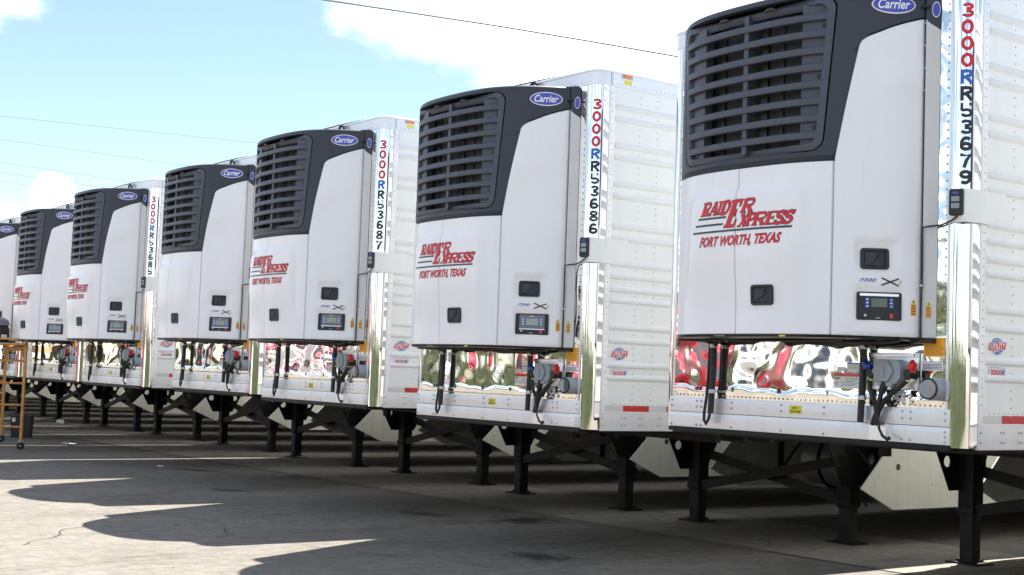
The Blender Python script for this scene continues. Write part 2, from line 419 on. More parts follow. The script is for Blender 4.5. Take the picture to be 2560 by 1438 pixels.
# ------------------------------------------------------------------ setting: ground, slab strip, painted lines
def sheet(name, x0, x1, y0, y1, z, m, label=None, nx=1, ny=1, wob=0):
    mb = MB()
    rows = [[(x0 + (x1 - x0) * i / nx + (random.uniform(-wob, wob) if i in (0, nx) else 0), y0 + (y1 - y0) * j / ny, z) for i in range(nx + 1)] for j in range(ny + 1)]
    mb.grid(rows); o = mb.build(name, m, recalc=False); o['kind'] = 'structure'
    if label: o['label'] = label
    return o


sheet('ground', -420, 420, -420, 420, 0, M['ground'], 'pale weathered concrete yard with oil spots and grit')
sheet('pavement', -60, 12, 2.55, 4.75, .004, M['pad'], 'lighter concrete strip under the landing legs of the trailers')
def stain_mat():
    m, N, L, b = new_mat('oil_stain')
    b.inputs['Base Color'].default_value = (.022, .020, .018, 1); b.inputs['Roughness'].default_value = .38
    tc = N.new('ShaderNodeTexCoord'); ln = N.new('ShaderNodeVectorMath'); ln.operation = 'LENGTH'; L.new(tc.outputs['Object'], ln.inputs[0])
    oi = N.new('ShaderNodeObjectInfo'); ad = N.new('ShaderNodeVectorMath'); L.new(tc.outputs['Object'], ad.inputs[0]); L.new(oi.outputs['Location'], ad.inputs[1])
    n = N.new('ShaderNodeTexNoise'); n.inputs['Scale'].default_value = 3.2; n.inputs['Detail'].default_value = 8; n.inputs['Roughness'].default_value = .68; L.new(ad.outputs[0], n.inputs['Vector'])
    mr = N.new('ShaderNodeMapRange'); mr.inputs[1].default_value = 0; mr.inputs[2].default_value = 1; mr.inputs[3].default_value = .34; mr.inputs[4].default_value = -.12; L.new(ln.outputs['Value'], mr.inputs[0])
    a = N.new('ShaderNodeMath'); a.operation = 'ADD'; L.new(n.outputs['Fac'], a.inputs[0]); L.new(mr.outputs[0], a.inputs[1])
    r = N.new('ShaderNodeMapRange'); r.inputs[1].default_value = .55; r.inputs[2].default_value = .80; r.inputs[4].default_value = .7; r.inputs[3].default_value = 0; L.new(a.outputs[0], r.inputs[0])
    L.new(r.outputs[0], b.inputs['Alpha']); return m


SM = stain_mat()
for k, (x, y, sx, sy, rz) in enumerate(((-3.05, .30, .55, .42, .3), (-6.3, 1.3, .8, .35, .2), (-9.4, .5, .6, .22, .5), (-12.4, 1.5, .8, .3, .4), (-5.4, 2.0, .6, .7, .2), (-4.6, 4.0, .5, .6, 0))):
    o = sheet('oil_stain', -1, 1, -1, 1, 0, SM); o.location = (x, y, .009 + .0004 * k); o.scale = (sx, sy, 1); o.rotation_euler = (0, 0, rz)
mj = mat('joint_filler', (.06, .055, .05), .9)
for y in (2.55, 4.75): sheet('slab_joint', -60, 12, y - .008, y + .008, .0075, mj)
for x in range(-58, 12, 4): sheet('slab_joint', x + 1.2, x + 1.214, 2.56, 4.74, .0075, mj)
mc = mat('crack_dirt', (.045, .042, .038), .95); rc = random.Random(21)
for k, (x, y, a, L_) in enumerate(((-6.2, -1.2, 2.6, 4.2), (-2.6, -.4, 3.0, 3.6), (-9.5, -3.0, 2.9, 5.0), (-5.2, -3.4, 2.2, 3.0), (-3.4, 1.9, .4, 2.2), (-12.5, -1.4, 3.1, 4.5))):
    L0, R0 = [], []; px, py = x, y
    for t in range(int(L_ / .12)):
        a += rc.gauss(0, .22); px += .12 * math.cos(a); py += .12 * math.sin(a); w = rc.uniform(.002, .007)
        L0.append((px - math.sin(a) * w, py + math.cos(a) * w, .0068)); R0.append((px + math.sin(a) * w, py - math.cos(a) * w, .0068))
    o = MB().grid([L0, R0]).build('crack', mc, recalc=False); o['kind'] = 'structure'
sheet('grass_verge', -120, 90, -60, -17.5, .012, M['grass'], 'grass verge across the yard')

# ------------------------------------------------------------------ trailer template (x right, y back, z up; front wall at y=0)
HW = 1.003


def yu(x):
    x = min(abs(x), HW); return -(.582 - x * x / 9.01 - .414 * x ** 4)


def sp(x, z, off=0.):
    d = (2 * x / 9.01 + 1.656 * x ** 3); n = math.hypot(d, 1)
    return (x + d / n * off, yu(x) - off / n, z)


_xs = [-HW + 2 * HW * i / 800 for i in range(801)]; _s = [0.]
for i in range(800): _s.append(_s[-1] + math.hypot(_xs[i + 1] - _xs[i], yu(_xs[i + 1]) - yu(_xs[i])))
S0 = _s[400]


def s_of(x):
    i = min(799, max(0, int((x + HW) / (2 * HW) * 800))); t = (x - _xs[i]) / (_xs[i + 1] - _xs[i]); return _s[i] + t * (_s[i + 1] - _s[i]) - S0


def x_of(s):
    s += S0; lo, hi = 0, 800
    while hi - lo > 1:
        m = (lo + hi) // 2
        if _s[m] <= s: lo = m
        else: hi = m
    return _xs[lo] + (s - _s[lo]) / (_s[hi] - _s[lo]) * (_xs[hi] - _xs[lo])


def ss(a, b, v):
    v = max(0., min(1., (v - a) / (b - a))); return v * v * (3 - 2 * v)


def emboss(x, z):
    """raised shield on the lower doors: steps up inside a rounded outline that narrows to the top"""
    top = 2.775 - .13 * x * x - .05 * ss(.42, .56, abs(x))
    side = .50 + .05 * (2.7 - z)
    a = 1 - ss(top - .03, top + .004, z); b = 1 - ss(side - .03, side + .012, abs(x)); c = ss(1.95, 2.4, z)
    return .024 * a * b * c


def emboss_r(x, z):
    """shallow scoops over the right door's handle and panel"""
    h = 0.
    for zc, xa, xb, dp in ((2.395, .765, .93, .016), (2.112, .765, .95, .012)):
        h -= dp * ss(zc + .018, zc - .004, z) * ss(zc - .24, zc - .03, z) * ss(xa - .012, xa + .012, x) * ss(xb + .02, xb - .03, x)
    h += .012 * ss(3.1, 3.32, z - (x - .8) * 1.1) * ss(3.62, 3.3, z)
    return h


def fsurf(off, emb=None):
    def f(s, z, o=0.):
        x = x_of(s); return sp(x, z, off + o + (emb(x, z) if emb else 0))
    return f


def roundpoly(pts, r, n=6):
    out = []; k = len(pts)
    for i in range(k):
        p0, p, p1 = Vector(pts[i - 1]), Vector(pts[i]), Vector(pts[(i + 1) % k])
        a = (p0 - p).normalized(); b = (p1 - p).normalized(); ang = a.angle(b); d = r / math.tan(ang / 2)
        c = p + (a + b).normalized() * (r / math.sin(ang / 2)); q0 = p + a * d - c; q1 = p + b * d - c
        for j in range(n + 1):
            t = j / n; v = q0.lerp(q1, t); out.append(tuple(c + v.normalized() * r))
    return out


def inset(pts, d):
    k = len(pts); out = []
    area = sum(pts[i][0] * pts[(i + 1) % k][1] - pts[(i + 1) % k][0] * pts[i][1] for i in range(k)); sg = 1 if area > 0 else -1
    for i in range(k):
        p0, p, p1 = Vector(pts[i - 1]), Vector(pts[i]), Vector(pts[(i + 1) % k])
        a = (p - p0).normalized(); b = (p1 - p).normalized(); na = Vector((-a.y, a.x)) * sg; nb = Vector((-b.y, b.x)) * sg
        m = (na + nb); m = m / (1 + na.dot(nb)); out.append(tuple(p + m * d))
    return out


def ray_poly(c, ang, poly):
    d = Vector((math.cos(ang), math.sin(ang))); best = None; k = len(poly)
    for i in range(k):
        p = Vector(poly[i]) - Vector(c); q = Vector(poly[(i + 1) % k]) - Vector(c); e = q - p
        den = d.x * e.y - d.y * e.x
        if abs(den) < 1e-9: continue
        t = (p.x * e.y - p.y * e.x) / den; u = (p.x * d.y - p.y * d.x) / den
        if t > 0 and -1e-6 <= u <= 1 + 1e-6 and (best is None or t > best): best = t
    return (c[0] + d.x * best, c[1] + d.y * best)


def rrect(cx, cz, w, h, r, n=4):
    return roundpoly([(cx - w / 2, cz - h / 2), (cx + w / 2, cz - h / 2), (cx + w / 2, cz + h / 2), (cx - w / 2, cz + h / 2)], r, n)


def surf_poly(mb, fn, poly, off, nsub=1):
    """fan-filled polygon on a mapped surface"""
    c = (sum(p[0] for p in poly) / len(poly), sum(p[1] for p in poly) / len(poly))
    vs = [fn(c[0], c[1], off)] + [fn(u, v, off) for u, v in poly]; k = len(poly)
    return mb.add(vs, [(0, 1 + i, 1 + (i + 1) % k) for i in range(k)])


def surf_rect(mb, fn, u0, u1, v0, v1, off, n=4):
    return mb.grid([[fn(u0 + (u1 - u0) * i / n, v, off) for i in range(n + 1)] for v in (v0, v1)])


def ring(mb, fn, loops):
    return mb.grid([[fn(u, v, o) for u, v in poly] for poly, o in loops], True)


ZB, ZT = 1.825, 3.96
DIAG = [(.662, 2.935), (.762, 3.600), (.767, 3.628), (.778, 3.652), (.800, 3.672)]
TOPC = [(.657, 2.905)] + DIAG[1:] + [(.85, 3.702), (.897, 3.735), (.95, 3.768), (HW, 3.798)]


def zt(x):
    for (x0, z0), (x1, z1) in zip(TOPC, TOPC[1:]):
        if x <= x1: return z0 + (z1 - z0) * (x - x0) / (x1 - x0)
    return TOPC[-1][1]


def panel_rows(cols, z0, z1f, nz, emb=None, edge=.006, th=.03):
    """door skin: columns of x from z0 up to z1f(x), rolled edges and a returned rim"""
    mb = MB(); rows = []
    vv = [0, .004] + [.004 + .992 * (i + 1) / (nz + 1) for i in range(nz)] + [.996, 1]
    nx = len(cols)
    for k, v in enumerate(vv):
        r = []
        for j, x in enumerate(cols):
            z = z0 + (z1f(x) - z0) * v
            o = (-edge if j in (0, nx - 1) else 0) + (-edge if k in (0, len(vv) - 1) else 0)
            r.append(sp(x, z, (emb(x, z) if emb else 0) + o))
        rows.append(r)
    mb.grid(rows)

    def rim(pts):
        mb.grid([pts, [(p[0], p[1] + th, p[2]) for p in pts]])
    rim(rows[0]); rim(rows[-1]); rim([r[0] for r in rows]); rim([r[-1] for r in rows])
    return mb


def lin(a, b, n): return [a + (b - a) * i / n for i in range(n + 1)]


def sticker(name, m, parent, x0, x1, z0, z1, y=-.002):
    return MB().box(x0, x1, y - .001, y, z0, z1).build(name, m, parent, smooth=0)


def front_fn(y):
    return lambda u, v, o=0.: (u, y - o, v)


def side_fn(x):
    return lambda u, v, o=0.: (x + o, u, v)


def make_refrigeration_unit(T, lettering=True, open_panel=False):
    U = bpy.data.objects.new('refrigeration_unit', None); COL.objects.link(U); U.parent = T; U.empty_display_size = .2
    # --- doors
    for a, b in ((-HW, -.0265), (-.0195, .6485)):
        cols = [a, a + .004] + lin(a + .03, b - .03, 26) + [b - .004, b]
        panel_rows(cols, ZB, lambda x: 2.900, 44, emboss).build('unit_door', M['door'], U, merge=True, smooth=50)
    cols = [.6565, .6605] + lin(.675, .755, 6) + [.762, .767, .778, .80] + lin(.815, .985, 16) + [.9985, HW]
    panel_rows(cols, ZB, zt, 70, emboss_r).build('unit_door', M['door'], U, merge=True, smooth=50, label='tall right hand door of the unit')
    # --- charcoal shroud with the grille opening
    hole_q = [(-.700, 3.945), (.662, 3.945), (.592, 2.962), (-.600, 2.962)]
    hole = roundpoly(hole_q, .085, 8)
    outer = [(-HW, 2.935)] + DIAG + [(.80, ZT), (-HW, ZT)]
    c = (0., 3.46)
    angs = sorted({round(i * math.pi / 60 - math.pi, 5) for i in range(120)} | {round(math.atan2(p[1] - c[1], p[0] - c[0]), 5) for p in outer})
    rows = []
    for f, o in ((0, -.05), (0, -.010), (0, -.003), (.02, 0), (.25, 0), (.5, 0), (.75, 0), (1, 0)):
        r = []
        for a in angs:
            h = ray_poly(c, a, hole); q = ray_poly(c, a, outer); r.append(sp(h[0] + (q[0] - h[0]) * f, h[1] + (q[1] - h[1]) * f, o))
        rows.append(r)
    mb = MB().grid(rows, True)
    ax = lin(.80, HW, 14)
    mb.grid([[sp(x, zt(x) + .006 + (ZT - zt(x) - .006) * v, -.012 if v == 0 else 0) for x in ax] for v in (0, .03, .3, .6, 1)])
    bx = lin(-HW, .660, 40); mb.grid([[sp(x, z, o) for x in bx] for z, o in ((2.935, 0), (2.931, -.004), (2.906, -.020), (2.906, -.06))])
    # returned edge along the slanted side
    dd = [(.655, 2.912)] + DIAG; mb.grid([[sp(x, z, o) for x, z in dd] for o in (0, -.04)])
    tx = lin(-HW, HW, 60)
    mb.grid([[sp(x, z, -o) for x in tx] for z, o in ((ZT, 0), (3.974, .004), (3.986, .014), (3.992, .034))] + [[(x * 1.04, -.004, 3.996) for x in tx]])
    mb.build('shroud', M['shroud'], U, merge=True, smooth=40)
    # --- grille frame, flats, condenser, slats
    loops = [(roundpoly(inset(hole_q, .009), .078, 8), o) for o in (-.05, -.006, -.001)] + [(roundpoly(inset(hole_q, .013), .075, 8), .001), (roundpoly(inset(hole_q, .050), .055, 8), .001), (roundpoly(inset(hole_q, .053), .053, 8), -.003), (roundpoly(inset(hole_q, .056), .052, 8), -.032)]
    f = lambda u, v, o=0.: sp(u, v, o)
    ring(MB(), f, loops).build('grille_frame', M['slat'], U, smooth=40)
    iq = inset(hole_q, .05)

    def xl(z): return iq[0][0] + (iq[3][0] - iq[0][0]) * (iq[0][1] - z) / (iq[0][1] - iq[3][1])
    def xr(z): return iq[1][0] + (iq[2][0] - iq[1][0]) * (iq[1][1] - z) / (iq[1][1] - iq[2][1])
    mb = MB(); zz = lin(3.0, 3.905, 8)
    mb.grid([[sp(xl(z) - .004 + (-.41 - xl(z)) * t, z, -.030) for t in lin(0, 1, 5)] for z in zz])
    mb.grid([[sp(.436 + (xr(z) + .004 - .436) * t, z, -.030) for t in lin(0, 1, 5)] for z in zz])
    mb.grid([[sp(x, z, o) for x in lin(-.60, .60, 20)] for z, o in ((3.868, -.050), (3.905, -.026))])
    for xx, s in ((-.41, 1), (.436, -1)): mb.grid([[sp(xx, z, o) for o in (-.03, -.09)] for z in (3.0, 3.87)])
    mb.build('grille_backing', M['slat'], U, smooth=30)
    MB().grid([[sp(x, z, -.10) for x in lin(-.56, .56, 14)] for z in (2.97, 3.92)]).build('condenser', M['mesh'], U)
    mb = MB()
    for a, b, cc in ((.07, .13, -.085), (-.30, -.27, -.09), (.24, .26, -.09)): mb.grid([[sp(x, z, cc) for x in (a, b)] for z in (2.98, 3.9)])
    mb.build('condenser_tube', M['black'], U)
    slat = None
    for i in range(8):
        z = 3.812 - .1065 * i; mb = MB(); xs = lin(xl(z) - .006, xr(z) + .006, 26)
        mb.grid([[sp(x, z + dz, o) for x in xs] for dz, o in ((.020, -.045), (.0225, -.005), (.019, 0), (0, .002), (-.019, -.001), (-.0225, -.006), (-.016, -.045))])
        mb.build('grille_slat', M['slat'], U, smooth=40)
    mb = MB(); mb.grid([[sp(x, z, o) for z in (2.99, 3.90)] for x, o in ((-.019, -.06), (-.019, -.014), (.019, -.014), (.019, -.06))])
    mb.build('grille_post', M['slat'], U, smooth=0)
    for x, z in ((.575, 3.76), (.548, 3.44), (.525, 3.12), (-.60, 3.76), (-.585, 3.44), (-.57, 3.12)):
        a = sp(x, z, -.031); b = sp(x, z, -.024)
        MB().cyl(a, b, .013, 10).build('screw', M['black'], U)
    for x in (-.19, .21):
        MB().tube([sp(x - .05, 3.893, .002), sp(x - .02, 3.902, .004), sp(x + .02, 3.902, .004), sp(x + .05, 3.893, .002)], [.005, .014, .014, .005], 8).build('clip', M['black'], U)
    # --- badge
    sc, hw = (s_of(.815) + s_of(.972)) / 2, .137
    f = fsurf(0)

    def oval(w, h, n=36): return [(sc + w * math.cos(2 * math.pi * i / n), 3.875 + h * math.sin(2 * math.pi * i / n)) for i in range(n)]
    mb = MB(); ring(mb, f, [(oval(hw, .058), -.004), (oval(hw, .058), .004), (oval(hw - .002, .056), .006)]); surf_poly(mb, f, oval(hw - .002, .056), .006)
    mb.build('badge', M['white'], U, smooth=40)
    surf_poly(MB(), f, oval(hw - .008, .050), .0075).build('badge_field', M['carrier'], U)
    put_text(MB(), 'Carrier', lambda u, v: f(u, v, .009), sc - .098, sc + .10, 3.847, 3.908, .022, .28).build('lettering', M['white'], U, smooth=0)
    # --- side cheeks, seam gaskets
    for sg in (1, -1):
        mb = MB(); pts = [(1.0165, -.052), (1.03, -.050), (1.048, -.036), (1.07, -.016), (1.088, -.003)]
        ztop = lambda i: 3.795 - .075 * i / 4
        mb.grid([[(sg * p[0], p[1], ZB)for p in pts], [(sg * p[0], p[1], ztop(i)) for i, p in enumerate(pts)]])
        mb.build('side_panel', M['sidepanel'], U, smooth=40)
        mb = MB(); mb.grid([[(sg * p[0], p[1] - .001, ztop(i) + .002) for i, p in enumerate(pts)], [(sg * p[0], p[1] - .001, 3.965) for p in pts], [(sg * (p[0] - .01), p[1] + .02, 3.995) for p in pts]])
        mb.build('shroud_cheek', M['shroud'], U, smooth=40)
        MB().box(*sorted((sg * 1.0035, sg * 1.0160)), -.046, .0, ZB - .01, 3.985).build('gasket', M['black'], U)
    sc2 = lambda u, v, o=0.: (1.03 + .058 * u + o * .55, -.050 + .047 * u - o * .8, v)
    el = [(.62 + .34 * math.cos(i * math.pi / 8), 3.85 + .05 * math.sin(i * math.pi / 8)) for i in range(16)]
    surf_poly(MB(), sc2, el, .004).build('side_badge', M['white'], U)
    surf_poly(MB(), sc2, [(.62 + (p[0] - .62) * .86, 3.85 + (p[1] - 3.85) * .88) for p in el], .0052).build('side_badge', M['carrier'], U)
    MB().box(.985, 1.04, -.075, -.03, 3.862, 3.878, .004).build('hinge', M['black'], U)
    mb = MB()
    for k in range(6): mb.cyl((1.010, -.048, 1.86 + .062 * k), (1.010, -.054, 1.86 + .062 * k), .005, 6)
    for k in range(4): mb.cyl((1.010, -.048, 3.35 + .14 * k), (1.010, -.054, 3.35 + .14 * k), .006, 6)
    mb.build('bolts', M['rivet'], U)
    MB().tube([(1.024, -.066, ZB)] + [(1.024 + .003 * math.sin(z * 9), -.066, z) for z in lin(1.9, 2.45, 8)] + [(1.03, -.07, 2.498), (1.06, -.045, 2.505), (1.12, -.02, 2.51), (1.20, -.03, 2.53), (1.245, -.035, 2.555)], .0055, 6).build('cable', M['rubber'], U)
    MB().box(1.018, 1.030, -.076, -.055, 2.135, 2.150).build('cable_clip', M['rivet'], U)
    # --- lifting eye on top
    MB().tube([(.44, -.04, 3.99)] + [(.49 - .052 * math.cos(a), -.04, 4.055 + .045 * math.sin(a)) for a in lin(0, math.pi, 8)] + [(.542, -.04, 3.99)], .014, 8).build('lifting_eye', M['black'], U)
    # --- pan and pipes under the unit
    mb = MB(); tx = lin(-.99, HW - .003, 40)
    mb.grid([[sp(x, z, o) for x in tx] for z, o in ((ZB - .002, -.004), (ZB - .016, -.012), (ZB - .018, -.05))] + [[(x, -.002, ZB - .018) for x in tx]])
    mb.box(.93, 1.09, -.05, -.004, ZB - .032, ZB - .004)
    mb.build('drain_pan', M['black'], U, smooth=40)
    mb = MB()
    for x0, x1, yy, dz in ((-.85, .0, -.25, .006), (-.4, .62, -.30, .008), (.2, .95, -.16, .012), (-.1, .9, -.10, .022)):
        mb.tube([(x0, yy, ZB - .016)] + [(x0 + (x1 - x0) * t, yy + .03 * math.sin(t * 9), ZB - .020 - dz * math.sin(math.pi * t)) for t in lin(.1, .9, 8)] + [(x1, yy, ZB - .016)], .013, 6)
    mb.build('pipe', M['rubber'], U)
    for x, w, m in ((-.22, .10, 'greyd'), (.33, .045, 'yellow')):
        MB().grid([[sp(xx, z, -.006) for xx in lin(x, x + w, 3)] for z in (ZB - .014, ZB - .005)]).build('sticker', M[m], U)
    # --- handles
    for cs, cz in ((s_of(.203), 2.072), ((s_of(.788) + s_of(.899)) / 2, 2.297)):
        e = emboss if cz < 2.2 else emboss_r
        f0 = fsurf(.0, e)
        lp = [(rrect(cs, cz, .176, .130, .020), -.01), (rrect(cs, cz, .176, .130, .020), .010), (rrect(cs, cz, .168, .122, .018), .015), (rrect(cs, cz, .132, .096, .010), .013), (rrect(cs, cz, .126, .090, .008), .004)]
        mb = MB(); ring(mb, f0, lp); surf_poly(mb, f0, rrect(cs, cz, .126, .090, .008), .004); mb.build('door_handle', M['black'], U, smooth=40)
        mb = MB(); pw, ph = .086, .080
        u0 = cs - .058; mb.grid([[f0(u0 + pw * i / 5, cz - ph / 2 + ph * j / 5, .005 + .009 * (1 - i / 5) - .004 * (j / 5) * (i / 5)) for i in range(6)] for j in range(6)])
        mb.build('paddle', M['shroud'], U, smooth=40)
        MB().tube([f0(u0 + pw, cz + ph / 2, .010), f0(u0 + pw * .92, cz + .01, .012), f0(u0 + pw * .62, cz - .02, .013), f0(u0 + .012, cz - ph / 2, .010)], .003, 5).build('paddle_rib', M['black'], U)
    # --- control panel
    f0 = fsurf(.001, emboss_r); c0 = (s_of(.776) + s_of(.943)) / 2; cz = 2.0075
    mb = MB(); bz = [(rrect(c0, cz, .274, .172, .012), -.01), (rrect(c0, cz, .274, .172, .012), .008), (rrect(c0, cz, .268, .166, .010), .011), (rrect(c0, cz, .250, .150, .006), .010), (rrect(c0, cz, .246, .146, .006), .005)]
    ring(mb, f0, bz); surf_poly(mb, f0, rrect(c0, cz, .246, .146, .006), .005); mb.build('control_panel', M['black'], U, smooth=40)
    zc = cz + .017
    if open_panel:
        surf_rect(MB(), f0, c0 - .10, c0 + .085, zc - .05, zc + .045, .0065).build('panel_face', M['black'], U)
        surf_rect(MB(), f0, c0 - .118, c0 + .118, zc + .044, zc + .060, .014).build('visor', M['alu'], U)
        surf_rect(MB(), f0, c0 - .048, c0 + .048, zc - .022, zc + .030, .008).build('display_screen', M['lcdd'], U)
        bm_ = 'button'
    else:
        mb = MB(); ring(mb, f0, [(rrect(c0, zc, .206, .118, .006), .004), (rrect(c0, zc, .206, .118, .006), .010)]); surf_poly(mb, f0, rrect(c0, zc, .206, .118, .006), .010); mb.build('panel_face', M['greyd'], U, smooth=30)
        surf_rect(MB(), f0, c0 - .103, c0 + .103, zc - .062, zc - .056, .012).build('visor', M['alu'], U)
        surf_rect(MB(), f0, c0 - .050, c0 + .050, zc - .026, zc + .028, .0115).build('display_screen', M['lcd'], U)
        surf_rect(MB(), f0, c0 - .02, c0 + .012, zc + .044, zc + .049, .0115).build('lettering', M['white'], U)
        bm_ = 'buttonl'
    for sx in (-.073, .073):
        for k in (-1, 0, 1):
            z = zc + .002 + .021 * k
            surf_rect(MB(), f0, c0 + sx - .012, c0 + sx + .012, z - .009, z + .009, .0118, 1).build('button', M[bm_], U)
            mb = MB()
            if sx > 0 and k: surf_poly(mb, f0, [(c0 + sx - .006, z - .003 * k), (c0 + sx + .006, z - .003 * k), (c0 + sx, z + .005 * k)], .0130)
            else: surf_rect(mb, f0, c0 + sx - .006, c0 + sx + .006, z - .003, z + .004, .0130, 1)
            mb.build('symbol', M['white'], U, smooth=0)
    surf_rect(MB(), f0, c0 + .062, c0 + .082, cz - .073, cz - .044, .012).build('switch', M['redp'], U)
    MB().cyl(f0(c0 - .085, cz - .058, .006), f0(c0 - .085, cz - .058, .014), .008, 10).build('key_switch', M['rivet'], U)
    # --- model name, warning stickers
    f1 = fsurf(.0025, emboss_r)
    put_text(MB(), '7300', lambda u, v: f1(u, v), s_of(.784), s_of(.853), 2.155, 2.176, .015, .35).build('lettering', M['violet'], U, smooth=0)
    s0, s1 = s_of(.873), s_of(.934); mb = MB()
    for A, B, o in (((s0, 2.181), (s1, 2.134), .0), ((s0 - .001, 2.136), (s1 - .001, 2.178), .0008)):
        for q in stroke_quads([A, ((A[0] + B[0]) / 2, (A[1] + B[1]) / 2), B], .0095, 0): mb.add([f1(p[0], p[1], o) for p in q], [(0, 1, 2, 3)])
    mb.build('lettering', M['inkk'], U, smooth=0)
    put_text(MB(), '4', lambda u, v: f1(u, v), s1 - .004, s1 + .020, 2.144, 2.168, 0, .2).build('lettering', M['green'], U, smooth=0)
    for q in ('front', 'side'):
        if q == 'front': g = lambda u, v, o=0.: fsurf(.002)(s_of(.983) + u, v, o)
        else: g = lambda u, v, o=0.: (1.053 + u * .72 + o * .6, -.032 + u * .62 - o * .8 - .003, v - .01)
        mb = MB(); mb.add([g(-.017, 2.03, 0), g(.017, 2.03, 0), g(0, 2.060, 0)], [(0, 1, 2)]); mb.build('warning_sticker', M['yellow'], U, smooth=0)
        mb = MB(); mb.add([g(-.006, 2.034, .001), g(.006, 2.034, .001), g(0, 2.052, .001)], [(0, 1, 2)]); mb.build('symbol', M['inkk'], U, smooth=0)
        mb = MB(); surf_rect(mb, g, -.016, .016, 1.957, 2.027, 0, 2); mb.build('warning_sticker', M['yellow'] if False else M['orange'], U, smooth=0)
        mb = MB()
        for k in range(4):
            z = 1.964 + .016 * k; surf_rect(mb, g, -.014, .014, z, z + .008, .001, 2)
        mb.build('lettering', M['brown'], U, smooth=0)
    # --- haulier's name on the lower doors
    if lettering:
        f2 = fsurf(.002, emboss); sh = .44
        for mname, grow, lift in (('navy', .0030, 0.), ('red', 0., .0012)):
            mb = MB(); n = [0]

            def word(chars, zb, h):
                for ch, a, b in chars:
                    w = (b - a) / h
                    for pts, t in glyph(ch, w):
                        for q in stroke_quads(pts, t, grow / h):
                            n[0] += 1
                            mb.add([f2(s_of(0) + (a + p[0] * h + sh * (zb + p[1] * h - 2.607)), zb + p[1] * h, lift + (n[0] % 40) * .000025) for p in q], [(0, 1, 2, 3)])
            word([('R', -.350, -.272), ('A', -.272, -.200), ('I', -.203, -.165), ('D', -.167, -.087), ('R', .020, .118)], 2.607, .085)
            word([('E', -.083, .004)], 2.519, .173)
            word([('X', .040, .108), ('P', .096, .165), ('R', .158, .258), ('E', .258, .333), ('S', .330, .394), ('S', .392, .458)], 2.517, .080)
            mb.build('lettering', M[mname], U, smooth=0)
            mb = MB(); g = grow
            put_text(mb, 'FORT WORTH, TEXAS', lambda u, v: f2(u, v, lift), -.356 - g, .352 + g, 2.388 - g, 2.463 + g, .028 + (.012 if grow else 0), .42)
            mb.build('lettering', M[mname], U, smooth=0)
        mb = MB()
        for a, b, z in ((-.374, -.105, 2.587), (-.403, -.132, 2.543), (-.432, .425, 2.497)):
            rows = [[f2(a + (b - a) * t + sh * dz, z + dz, .0005) for t in lin(0, 1, 16)] for dz in (-.0065, .0065)]; mb.grid(rows)
        mb.build('print_stripe', M['stripe'], U, smooth=0)
    return U


